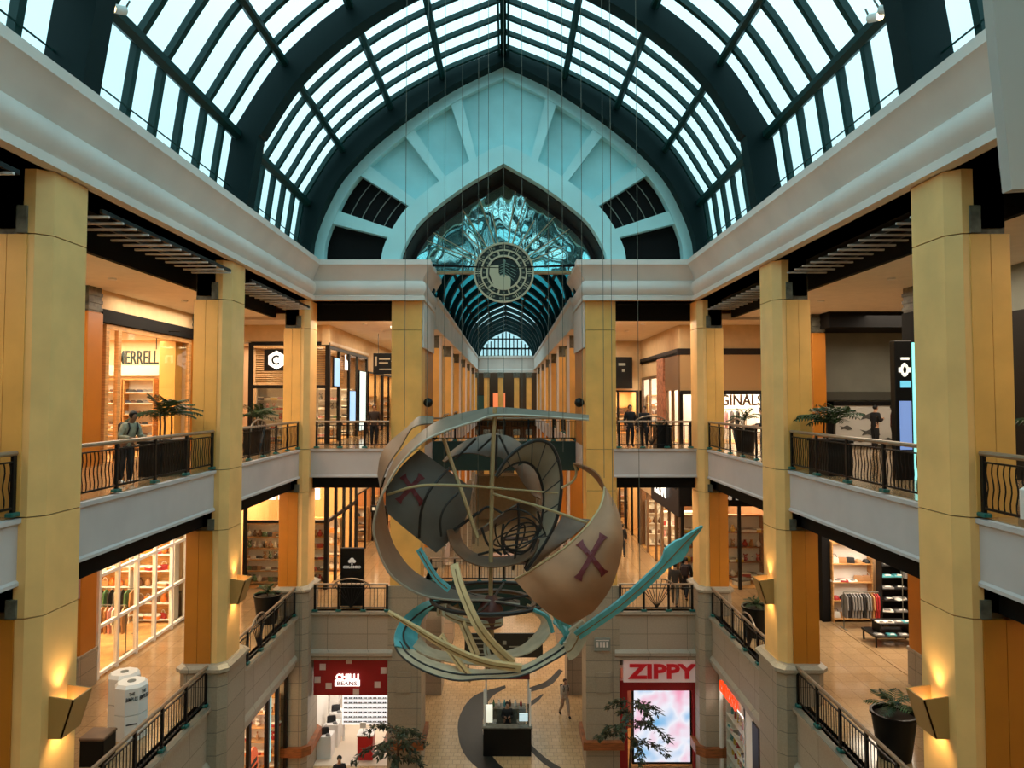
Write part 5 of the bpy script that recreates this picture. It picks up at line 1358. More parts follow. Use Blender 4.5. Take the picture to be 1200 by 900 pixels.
for r in range(8): q = MB(); q.box(-1.15, 1.15, -.06, 0, .8+.2*r, .815+.2*r); q.build('ledge', mat('ledge_grey', (170, 174, 174), .5), t)
for r in range(8):
    for k in range(11):
        cl = random.choice(['black','brown','grey','black']); put('sunglasses', cl, Z0.p(2.2-1.05+.21*k, 2.262, .855+.2*r), 0, '%s sunglasses, %s ledge up, %s along, on the white display wall' % (cl, ORD[r], ORD[k]), 'sunglasses', 'sunglasses on the white display wall', 1.15, PI/2)
shelves(Fr(Z0.p(.05, 4.6), LEFT+PI), -1.4, 0.0, 2.6, 2.8, 4, 5, ['shoe','handbag','cap'], ['black','grey','red','brown'], 'on the left wall of the sunglasses shop', m=M_WHITE, scale=1.3) if False else None
shelves(rev(-7.9, 34.2, 0), 1.6, 0.02, 2.4, 2.8, 4, 5, ['handbag','cap','shoe'], ['black','grey','red','brown'], 'on the left wall of the sunglasses shop', m=M_WHITE, scale=1.3) if False else None
t = thing('red_counter', 'red sales counter with white top in the ground floor left shop', 'counter', Z0.p(2.32, .85))
t.scale = (.75, .9, 1)
m = MB(); m.cbox(-.42, .42, -.3, .3, 0, .98, .015); m.build('body', mat('bright_red', (190, 16, 22), .4), t)
m = MB(); m.cbox(-.46, .46, -.34, .34, .98, 1.04, .01); m.build('top', M_WHITE, t)
m = MB(); m.box(-.2, -.16, 0, .04, 1.04, 1.25); m.cbox(-.35, -.02, -.02, .05, 1.2, 1.42, .01); m.build('till_screen', M_WHITE, t)
for k, (x, y, h) in enumerate(((.6, 3.0, 1.0), (.65, 2.0, .95), (.6, 1.0, .9))):
    t = thing('display_plinth', 'white display plinth along the left wall of the ground floor left shop, %s from back' % ORD[k], 'plinth', Z0.p(x, y), 0, 'white plinths')
    m = MB(); m.cbox(-.3, .3, -.3, .3, 0, h, .015); m.build('body', M_WHITE, t)
    put('handbag', 'black', Z0.p(x-.05, y, h+.002), .3, 'black bag on the white plinth %s from back' % ORD[k], 'handbag', None, 1.2)
    put('cap', 'grey', Z0.p(x+.14, y-.18, h+.002), -.5, 'grey cap on the white plinth %s from back' % ORD[k], 'cap', None, .9)
sh = shelves(Fr(Z0.p(.05, 4.4), PI/2), .4, -.02, 1.7, 2.6, 3, 4, ['handbag','cap'], ['black','grey','brown'], 'left wall of the bright shop', m=M_WHITE, z0=1.0, scale=1.2)
# right: red framed shop with big screen
Z1 = Fr((4.75, YB+.35, 0), 0)
t = thing('shop_name_band', 'pale sign band with big red letters above the big screen, ground floor right', 'sign', Z1.p(1.6, -.25, 3.5))
m = MB(); m.box(-1.55, 1.55, 0, .2, -.02, .85); m.build('board', mat('band_pale', (226, 196, 190), .5, emit=.12), t)
letters('ZIPPY', .7, mat('zippy_red', (186, 14, 28), .4, emit=.15), t, (0, -.03, .42), .03, fit=(2.75, .58), bold=.026)
m = MB(); m.box(-.1, .22, -.15, .15, 0, 3.5); m.box(2.85, 3.3, -.15, .15, 0, 3.5); m.box(.2, 2.9, -.12, .15, 3.1, 3.5); struct(m, 'trim_40', M_RED, Z1.p(0,0), 0)
shop_room(Z1, 3.3, 3.9, 3.5, mat('dim_red_shop', (150, 90, 80), .8), lamp=70)
def video_mat():
    m = bpy.data.materials.new('video_wall_picture'); m.use_nodes = True
    nt = m.node_tree; b = nt.nodes['Principled BSDF']
    geo = nt.nodes.new('ShaderNodeTexCoord'); n = nt.nodes.new('ShaderNodeTexNoise'); n.inputs['Scale'].default_value = .9; n.inputs['Detail'].default_value = 2
    r = nt.nodes.new('ShaderNodeValToRGB'); e = r.color_ramp.elements
    e[0].position = .34; e[0].color = rgb((120, 186, 232)); e[1].position = .68; e[1].color = rgb((244, 160, 190))
    k = e.new(.5); k.color = rgb((240, 240, 250))
    nt.links.new(geo.outputs['Object'], n.inputs['Vector']); nt.links.new(n.outputs['Fac'], r.inputs['Fac'])
    nt.links.new(r.outputs['Color'], b.inputs['Emission Color']); b.inputs['Emission Strength'].default_value = 1.0
    b.inputs['Base Color'].default_value = (.02, .02, .02, 1)
    return m
t = thing('video_wall', 'tall bright video screen in a red frame, ground floor right shop', 'screen', Z1.p(1.62, .05, .25))
m = MB(); m.cbox(-1.2, 1.2, -.05, .12, -.1, 3.0, .02); m.build('housing', M_BLACK, t)
m = MB(); m.box(-1.12, 1.12, -.07, -.05, 0, 2.9); m.build('display', video_mat(), t)
# side fronts on the ground floor
S0L = Fr((-FX-.3, 22.4, 0), LEFT)
shop_room(S0L, 6.4, 4.2, 3.4, mat('amber_ground_shop', (214, 160, 104), .8), lamp=170)
front(S0L, 6.4, 4.3, [.1, 2.2, 4.1, 5.2, 6.3], [], M_BLACK, .09)
t = thing('orange_disc', 'orange disc with black bands in the ground floor left side window', 'disc sign', S0L.p(3.3, .25, 2.0), LEFT)
m = MB(); m.prismy([(.55*math.cos(2*PI*k/28), .7*math.sin(2*PI*k/28)) for k in range(28)], -.03, .03); m.build('disc', mat('disc_orange', (240, 92, 40), .4, emit=.6), t)
m = MB(); m.box(-.36, .36, -.05, -.03, .12, .24); m.box(-.4, .4, -.05, -.03, -.12, 0); m.box(-.3, .3, -.05, -.03, -.34, -.26); m.build('bands', M_BLACK, t)
screen(S0L, 4.65, .15, 1.5, .45, 2.4, mat('slim_screen', (180, 230, 232), .4, emit=1.0), 'slim pale screen between black posts, ground floor left')
shelves(Fr(S0L.p(6.2, 0), 0), -1.3, 0, 2.2, 3.4, 6, 7, ['box','bottle','toy'], ['orange','white','red','tan'], 'in the ground left side shop', scale=1.3)
S0R = rev(FX+.3, 28.8, 0)
shop_room(S0R, 6.4, 4.2, 3.4, mat('pale_lilac_shop', (236, 220, 232), .8), lamp=200, lampcol=(1,.88,.86))
front(S0R, 6.4, 4.3, [.1, 3.1, 6.3], [], M_WHITE, .07)
m = MB(); m.box(3.1, 4.0, -.06, .1, 0, 4.3); m.box(0, 3.2, -.06, .1, 3.7, 4.4); struct(m, 'trim_41', M_WHITE, S0R.p(0,0), S0R.r)
m = MB(); m.box(4.0, 4.6, -.1, .1, 0, 4.0); struct(m, 'trim_42', M_BLACK, S0R.p(0,0), S0R.r)
m = MB(); m.box(4.6, 6.4, .3, .4, 0, 1.6); struct(m, 'wall_shop', mat('orange_counter', (226, 110, 30), .5), S0R.p(0,0), S0R.r)
sign_board(S0R, 1.5, 3.95, 2.4, .8, 'chicco', M_GLOWO, None, 'glowing orange letters on the ground floor right side shop', y=-.12, fit=(2.1, .62), bold=.012)
shelves(S0R, 1.6, .55, 2.8, 3.3, 6, 8, ['toy','box','bottle'], ['teal','orange','pink','yellow','white','red'], 'in the ground right side window', scale=1.15, m=M_WHITE)
t = thing('window_sticker', 'round red and grey sticker on the white post, ground floor right', 'sticker', S0R.p(3.5, -.075, 1.5), RIGHT)
m = MB(); m.prismy([(.26*math.cos(2*PI*k/20), .36*math.sin(2*PI*k/20)) for k in range(20)], -.02, 0); m.build('disc', M_RED, t)
m = MB(); m.prismy([(.14*math.cos(2*PI*k/16), .2*math.sin(2*PI*k/16)+.05) for k in range(16)], -.03, -.02); m.build('pale_centre', M_GREY, t)
# outer walls on ground level beside the side shops
for sd in (-1, 1):
    m = MB(); m.box(sd*(FX+.2), sd*(FX+.5), -5, 21.9 if sd < 0 else 22.0, 0, L1-.5); struct(m, 'wall_left' if sd < 0 else 'wall_right', M_PARAPET)
    m = MB(); m.box(sd*(FX+.2), sd*(FX+.5), 22.0, 30, 4.25, L1-.5); struct(m, 'wall_left' if sd < 0 else 'wall_right', M_PARAPET)
    m = MB(); m.box(sd*4.5, sd*8.4, YB+.1, YB+.4, 4.35, L1-.5); struct(m, 'wall_end', M_PARAPET)
# ground passage side fronts
for sd in (-1, 1):
    m = MB(); m.box(sd*4.4, sd*4.7, 36, 86, 0, 5.2); struct(m, 'wall_left' if sd < 0 else 'wall_right', mat('passage_wall', (206, 176, 140), .7))
    for k in range(4):
        t = thing('passage_shop_panel', 'pale and orange banded shop panel along the %s ground passage wall, %s from the atrium' % ('left' if sd < 0 else 'right', ORD[k]), 'shop panel', (sd*4.30, 37.5+5.5*k, 0), 0, 'banded passage panels')
        m = MB(); m.box(-.05, .05, -1.6, 1.6, 0, 3.4); m.build('panel', mat('panel_pale', (236, 206, 186), .5, emit=.35), t)
        m = MB(); m.box(-.08, .08, -1.62, 1.62, 2.3, 2.6); m.box(-.08, .08, -1.62, 1.62, .9, 1.2); m.build('orange_band', mat('panel_orange', (214, 104, 40), .5), t)
# far end: dark shop openings, advert screen
for lv, nm in ((L2, 'upper'), (L1, 'middle')):
    m = MB(); m.box(-8, 8, 86.5, 86.8, lv, lv+5.3); struct(m, 'wall_far', mat('far_wall', (96, 72, 52), .8))
    for k, x in enumerate((-3.6, -2.2, -.6, 1.2, 2.6)):
        t = thing('far_column', 'small yellow column at the far rotunda on the %s level, %s from left' % (nm, ORD[k]), 'column', (x, 82.6, lv), 0, 'far rotunda columns')
        m = MB(); m.cbox(-.3, .3, -.3, .3, 0, 4.4, .05); m.build('shaft', M_SHAFT, t); m = MB(); m.cbox(-.38, .38, -.38, .38, 4.4, 5.0, .05); m.build('capital', M_STEEL, t)
screen(Fr((-.2, 84.5, L2), 0), -.6, 0, 1.0, 1.4, 1.7, mat('orange_screen', (240, 130, 80), .4, emit=.9), 'small orange advert screen at the far end of the passage', stand=True)
screen(Fr((-2.6, 84.5, L2), 0), -.4, 0, .4, 1.5, 2.0, mat('teal_panel', (60, 110, 110), .4), 'dark teal screen at the far end of the passage', stand=True)

# ================================================================ KIOSK AND GROUND OBJECTS
t = thing('coffee_kiosk', 'black kiosk with glass cases standing on the dark floor inlay', 'kiosk', (0.15, 31.6, 0))
m = MB(); m.cbox(-1.0, 1.0, -.9, -.75, 0, 1.15, .02); m.cbox(-1.0, -.85, -.75, 1.6, 0, 1.15, .02); m.cbox(.85, 1.0, -.75, 1.6, 0, 1.15, .02); m.build('counter', M_BLACK, t)
m = MB(); m.cbox(-1.05, 1.05, -.98, -.6, 1.15, 1.2, .01); m.build('counter_top', M_STEEL, t)
for s in (-1, 1):
    m = MB(); m.box(s*.95-.04, s*.95+.04, -.85, -.77, 1.2, 2.7); m.build('front_post', M_WHITE, t)
    m = MB(); m.box(s*.95-.04, s*.95+.04, 1.5, 1.58, 1.15, 2.7); m.build('rear_post', M_WHITE, t)
m = MB(); m.box(-1.0, 1.0, 1.3, 1.6, 2.3, 2.75); m.build('rear_fascia', mat('kiosk_red', (110, 30, 26), .5), t)
m = MB(); m.box(-.9, -.45, -.7, -.2, 1.2, 1.75); m.build('glass_case', M_GLASS, t); m = MB(); m.box(.4, .9, -.7, -.2, 1.2, 1.8); m.build('glass_case', M_GLASS, t)
m = MB(); m.box(-.9, -.62, -.6, -.5, 1.25, 1.95); m.build('lit_panel', mat('kiosk_panel', (236, 236, 220), .5, emit=.9), t)
m = MB(); m.box(.5, .86, -.6, -.5, 1.3, 1.6); m.build('till_screen', mat('till_blue', (196, 222, 232), .5, emit=.9), t)
m = MB(); m.box(-.8, .8, .6, 1.2, 0, 1.3); m.build('back_counter', M_STEEL, t)
for k in range(6): put('bottle', ['green','white','teal','brown','white','red'][k], (0.15-.6+.24*k, 32.5, 1.305), 0, '%s bottle on the kiosk back counter, %s from left' % (['green','white','teal','brown','white','red'][k], ORD[k]), 'bottle', 'bottles on the kiosk')
t = thing('passage_banner', 'wide dark banner with pale lettering marks across the ground passage', 'banner', (-0.1, 40.5, .4))
m = MB(); m.box(-2.1, 2.2, 0, .1, 0.2, 1.5); m.build('board', mat('banner_dark', (14, 24, 24), .5), t)
m = MB()
for r in range(4): m.box(-1.9, -.9, -.02, 0, .35+.28*r, .44+.28*r)
m.box(.0, .2, -.02, 0, .9, 1.1); m.box(.35, 1.9, -.02, 0, .75, .82); m.box(1.4, 1.6, -.02, 0, 1.15, 1.28); m.build('pale_lines', mat('banner_lines', (120, 128, 122), .5), t)
for s in (-1, 1): m = MB(); m.box(s*1.9-.04, s*1.9+.04, .02, .08, -.4, .2); m.build('leg', M_BLACK, t)
for k, (x, y, w, h, c) in enumerate(((-1.2, 50, 1.8, 1.2, (90, 30, 26)), (1.4, 52, 1.4, 1.1, (30, 40, 44)), (-.2, 58, 2.2, 1.2, (140, 90, 60)), (.9, 65, 2.2, 1.2, (60, 50, 50)))):
    t = thing('passage_stall', '%s stall in the ground passage, %s from the atrium' % (['dark red', 'blackish', 'brown', 'grey brown'][k], ORD[k]), 'stall', (x, y, 0), 0, 'stalls down the passage')
    m = MB(); m.cbox(-w/2, w/2, -.5, .5, 0, h, .03); m.build('counter', mat('stall%d' % k, c, .5), t)
    m = MB(); m.box(-w/2, w/2, -.5, .5, 2.3, 2.5); m.build('canopy', mat('stall%d' % k, c, .5), t)
    for sx in (-1, 1): m = MB(); m.box(sx*w/2*.95-.03, sx*w/2*.95+.03, .4, .46, h, 2.3); m.build('post', M_WHITE, t)

# white octagonal display on the middle left floor
t0 = None
for k, (px, py, h) in enumerate(((147, 868, 1.9), (148, 842, 1.9))):
    pass
def drum(x, y, h, label, txt):
    t = thing('white_display_column', label, 'display column', (x, y, L1), .5, 'white display columns')
    oc = lambda r: [(r*math.cos(PI/8+PI*k/4), r*math.sin(PI/8+PI*k/4)) for k in range(8)]
    m = MB(); m.stack([(oc(.40), 0), (oc(.40), .62)]); m.build('lower_drum', M_WHITE, t)
    m = MB(); m.stack([(oc(.40), .64), (oc(.40), 1.28), (oc(.33), 1.36)]); m.build('upper_drum', M_WHITE, t)
    m = MB(); m.lathe([(.1, 1.36), (.1, 1.375)], 12); m.build('lid_disc', M_GREY, t)
    mt = mat('print_dark', (40, 44, 52), .5)
    for a, s in ((0, 'THE'), (1, 'BIMPLES')):
        for ang in (-PI/2, -PI/4-.0):
            pass
    for ang in (0, PI/4, -PI/4, -PI/2):
        r = .40*math.cos(PI/8)+.012; d = (r*math.cos(ang), r*math.sin(ang))
        for tx, z, w_, hh in (('THE', 1.16, .13, .08), ('BIMPLES', 1.03, .26, .1)):
            o = letters(tx, .1, mt, t, (d[0], d[1], z), .003, fit=(w_, hh), bold=.002, rot=(0, 0, ang+PI/2))
    q = MB(); q.box(-.12, .12, -.40*math.cos(PI/8)-.012, -.40*math.cos(PI/8), .40, .43); q.build('printed_line', mt, t)
    return t
p = atz(153, 862, L1); drum(p.x, p.y, 1.9, 'white octagonal display column printed with black words, right of the pair', 0)
p = atz(141, 852, L1); drum(p.x, p.y+.15, 1.9, 'white octagonal display column printed with black words, left of the pair', 0)
p = atz(128, 880, L1); t = thing('dark_bin', 'low dark box standing beside the white display columns', 'bin', (p.x, p.y-.5, L1))
m = MB(); m.cbox(-.28, .28, -.28, .28, 0, .6, .02); m.build('body', M_BLACK, t); m = MB(); m.cbox(-.3, .3, -.3, .3, .6, .66, .02); m.build('lid', M_BROWN, t)
for sd, x, y in ((-1, -9.2, 21.9), (1, 9.2, 21.9)):
    t = thing('fire_post', 'small red post behind the %s middle column' % ('left' if sd < 0 else 'right'), 'post', (x, y, L1))
    m = MB(); m.cbox(-.12, .12, -.12, .12, 0, .9, .02); m.build('body', M_RED, t); m = MB(); m.cbox(-.14, .14, -.14, .14, .9, .95, .01); m.build('cap', M_BLACK, t)
# bench on the right middle floor
t = thing('metal_bench', 'dark metal bench by the orange pilaster, middle right gallery', 'bench', (11.0, 18.6, L1), 1.2)
m = MB(); m.cbox(-.8, .8, -.25, .25, .42, .48, .01); m.build('seat', M_STEEL, t)
for s in (-1, 1): m = MB(); m.box(s*.7-.03, s*.7+.03, -.22, .22, 0, .42); m.build('leg', M_BLACK, t)
m = MB(); m.box(-.8, .8, .25, .3, .5, .9); m.build('backrest', M_STEEL, t)

# near hanging board at the top right and the pier below it
pA, pB = at(1163, 20, 6.0), at(1186, 222, 6.0)
t = thing('hanging_board', 'large pale blank panel hanging close to the viewer at upper right', 'panel', (pB.x, 6.0, pB.z))
m = MB(); m.prismy([(0, 0), (1.6, .1), (1.6, 2.2), (-.16, 2.2)], 0, .12); m.build('board', mat('panel_grey', (176, 168, 160), .8), t)
m = MB(); m.prismy([(-.16, 2.2), (1.6, 2.2), (1.6, 2.26), (-.16, 2.26)], -.02, .14); m.build('top_rail', M_STEEL, t)
p = at(1188, 568, 5.54)
t = thing('near_pier', 'near pier with pale cap and orange cladding at the right frame edge', 'pier', (p.x+.64, 5.0, L2-1.5))
m = MB(); m.cbox(-.58, .6, -.5, .5, 0, p.z-.25-(L2-1.5), .03); m.build('cladding', M_SHAFT, t)
m = MB(); m.cbox(-.62, .64, -.54, .54, p.z-.25-(L2-1.5), p.z-(L2-1.5), .03); m.build('cap', M_CORNICE, t)

# ceiling fixtures
DL = MB(); DL.lathe([(.09, 0), (.11, .0), (.11, .05), (.09, .05)], 12)
def downlight(x, y, z, label):
    t = thing('ceiling_downlight', label, 'ceiling lamp', (x, y, z-.05), 0, 'small ceiling downlights')
    DL.build('rim', M_WHITE, t); m = MB(); m.lathe([(.085, .01), (.085, .04)], 12); m.build('lens', M_LAMPW, t)
for sd in (-1, 1):
    side = 'left' if sd < 0 else 'right'
    for k, y in enumerate((16.5, 20.0, 24.5, 27.5)): downlight(sd*10.8, y, E+3.35, 'small round ceiling downlight over the upper %s gallery, %s from the viewer' % (side, ORD[k]))
    for k, (x, y) in enumerate(((6.2, 32.2), (6.0, 35.5), (5.4, 39))): downlight(sd*x, y, E+3.35, 'small round ceiling downlight over the upper end gallery on the %s, %s from the viewer' % (side, ORD[k]))
t = thing('ceiling_speaker', 'dark dome on the cream ceiling of the upper left gallery', 'speaker', (-10.4, 26.0, E+3.23))
m = MB(); m.lathe([(.04, 0), (.14, .03), (.17, .12)], 14); m.build('dome', M_BLACK, t)
t = thing('security_camera', 'white dome security camera under the ceiling by the left portal column', 'camera', (-4.9, 32.4, E+3.1))
m = MB(); m.lathe([(.2, .25), (.2, .12), (.17, .06)], 14); m.build('housing', M_WHITE, t); m = MB(); m.ball((0, 0, .06), .13, 10, 6); m.build('dome', M_BLACK, t)
def spot(x, y, z, a, label):
    t = thing('roof_spotlight', label, 'spotlight', (x, y, z), a, 'roof spotlights')
    m = MB(); m.tube([(0, 0, 0), (0, -.28, -.1)], .09, 10); m.build('body', M_WHITE, t, smooth=50)
    m = MB(); m.tube([(0, -.285, -.10), (0, -.30, -.105)], .075, 10); m.build('lens', M_LAMPW, t)
    m = MB(); m.tube([(0, 0, 0), (0, .12, .25)], .02, 5); m.build('bracket', M_STEEL, t)
spot(7.35, 13.7, E+7.5, .6, 'white spotlight on the right roof purlin, nearer one of the pair'); spot(7.35, 14.1, E+7.55, .2, 'white spotlight on the right roof purlin, farther one of the pair')
spot(7.4, 22.0, E+7.6, .3, 'white spotlight beside the middle roof rib on the right'); spot(-7.4, 22.0, E+7.6, -.3, 'white spotlight beside the middle roof rib on the left'); spot(-7.35, 13.9, E+7.6, -.3, 'white spotlight on the left roof purlin at the near rib')
# ================================================================ PLANTS
def frond(L, up, droop, m):
    mb = MB(); n = 9; sp = []
    for k in range(n+1):
        u = k/n; sp.append(Vector((L*u*math.cos(up*(1-u*.2)), 0, L*(u*math.sin(up) - droop*u*u))))
    mb.tube(sp, [.014*(1-.7*k/n) for k in range(n+1)], 4)
    for k in range(1, n+1):
        t = (sp[k]-sp[k-1]).normalized()
        for s in (-1, 1):
            l = L*.32*math.sin(PI*min(.95, .15+.8*k/n))+.06
            tip = sp[k] + t*l*.6 + Vector((0, s*l*.75, -l*.35)); mid = (sp[k]+tip)*.5 + Vector((0, 0, .03))
            w = Vector((.025, 0, .0)) + t*.01
            b = len(mb.v); mb.add([sp[k]-w*.4, mid-w, tip, mid+w, sp[k]+w*.4], [(0, 1, 2, 3, 4)])
    return mb
FR = [frond(1.0, 1.0, .55, M_LEAF).mesh('palm_frond', M_LEAF), frond(.9, .6, .5, M_LEAF).mesh('palm_frond', M_LEAF), frond(.8, 1.3, .35, M_LEAF).mesh('palm_frond', M_LEAF)]
def palm(x, y, z, label, s=1.0, pot=(.3, .42, .85), trough=None, n=12, stem=.35):
    t = thing('potted_palm', label, 'plant', (x, y, z), random.uniform(0, 6), 'potted palms on the galleries')
    if trough:
        w = trough; m = MB(); m.cbox(-w/2, w/2, -.3, .3, 0, pot[2], .02); m.cbox(-w/2-.04, w/2+.04, -.34, .34, pot[2], pot[2]+.08, .02); t.rotation_euler = (0, 0, PI/2)
    else: m = MB(); m.lathe([(pot[0], 0), (pot[1], pot[2]), (pot[1]+.03, pot[2]), (pot[1]+.03, pot[2]+.06), (pot[1]-.03, pot[2]+.06), (pot[1]-.05, pot[2]-.04)], 18)
    m.build('pot', M_POT, t, smooth=40)
    m = MB(); m.lathe([(pot[1]-.06 if not trough else .28, pot[2]-.03), (.05, pot[2]+.0)], 14); m.build('soil', M_SOIL, t)
    h = pot[2]
    stems = ((0, 0),) if not trough else ((-.35, 0), (0, .05), (.3, 0))
    for sx, sy in stems:
        m = MB(); m.tube([(sx, sy, h-.03), (sx+.03, sy, h+stem*.6), (sx, sy, h+stem*s)], .025, 6); m.build('stem', M_BARK, t)
        for k in range(n if not trough else n//2+2):
            o = bpy.data.objects.new('palm_frond', FR[k % 3]); COL.objects.link(o); o.parent = t
            o.location = (sx, sy, h+stem*s-.02); o.rotation_euler = (random.uniform(-.1, .1), random.uniform(-.25, .25), 2*PI*k/n*1.618*2); o.scale = (s,)*3
for (x, y, z, l, s, tr, st) in (
    (-9.0, 20.0+1.2, L2, 'potted palm in long black trough by the upper left railing, near the shoe shop', 1.0, None, .7),
    (-9.0, 26.6, L2, 'potted palm behind the upper left railing before the slatted corner shop', .9, 1.2, .55),
    (-8.95, 11.4, L2, 'palm at the left frame edge behind the nearest left column', .9, None, .6),
    (-10.0, 15.4, L2, 'potted palm behind the nearest left column, upper gallery', .9, None, .6),
    (8.78, 19.5, L2, 'potted palm behind the upper right railing beside the middle column', 1.0, 1.3, .5),
    (9.1, 27.4, L2, 'potted palm beside the right corner column on the upper level', .8, None, .45),
    (10.6, 13.9, L2, 'potted palm at the right frame edge on the upper gallery', 1.0, None, .6),
    (-9.0, 28.0, L1, 'small palm in round black pot, far end of the middle left gallery', .6, None, .2),
    (-9.1, 23.3, L1, 'small palm in round black pot just behind the left middle column', .6, None, .2),
    (9.1, 26.4, L1, 'small palm in round black pot, far bay of the middle right gallery', .6, None, .2),
    (9.35, 17.0+.6, L1, 'green palm in big round black pot by the near middle right railing', .75, None, .2),
    (6.55, 30.1, L2, 'square black planter behind the short upper right railing', .5, .9, .15)):
    if s == 1.0 and x < 0: palm(x, y-1.7, z, l, s, trough=1.7, stem=st)
    else: palm(x, y, z, l, s, pot=(.36, .5, 1.0) if z == L1 else (.3, .42, .85), trough=tr, stem=st)
# ground floor trees
def leaf_tree(x, y, h, label, seed, lean=0.0):
    rnd = random.Random(seed)
    t = thing('potted_tree', label, 'tree', (x, y, 0), 0)
    m = MB(); m.lathe([(.4, 0), (.55, .8), (.6, .8), (.6, .88), (.5, .88)], 16); m.build('pot', M_POT, t, smooth=40)
    m = MB(); m.tube([(0, 0, .8), (.05+lean*.3, .02, h*.55), (lean, 0, h*.85)], [.06, .045, .03], 7); m.build('trunk', M_BARK, t, smooth=50)
    lv = MB(); br = MB()
    for k in range(11):
        a = 2*PI*k*.382; z = h*(.5+.42*(k/11)); L = rnd.uniform(.8, 1.5)
        b0 = Vector((lean*z/h, 0, z)); sp = []
        for i in range(9):
            u = i/8; sp.append(b0 + Vector((math.cos(a)*L*u, math.sin(a)*L*u, L*(.55*u - .75*u*u))))
        br.tube(sp, [.02*(1-.7*i/8) for i in range(9)], 4)
        for i in range(2, 9):
            for q in range(13):
                p = sp[i] + Vector((rnd.uniform(-.12, .12), rnd.uniform(-.12, .12), rnd.uniform(-.1, .06)))
                d = Vector((rnd.uniform(-1, 1)+math.cos(a)*.7, rnd.uniform(-1, 1)+math.sin(a)*.7, rnd.uniform(-.9, .1))).normalized()
                s = d.cross(Vector((0, 0, 1))).normalized(); l = rnd.uniform(.16, .26); w = .045
                lv.add([p, p+d*l*.45+s*w, p+d*l, p+d*l*.45-s*w], [(0, 1, 2, 3)])
    br.build('branches', M_BARK, t); lv.build('leaves', M_LEAFD, t)
pl = at(465, 880, 27.2); leaf_tree(pl.x, 27.2, 3.1, 'leafy potted tree on the ground floor before the red shop', 3)
pr_ = at(737, 850, 27.2); leaf_tree(pr_.x, 27.2, 4.2, 'taller leafy potted tree on the ground floor before the big screen', 5, .15)

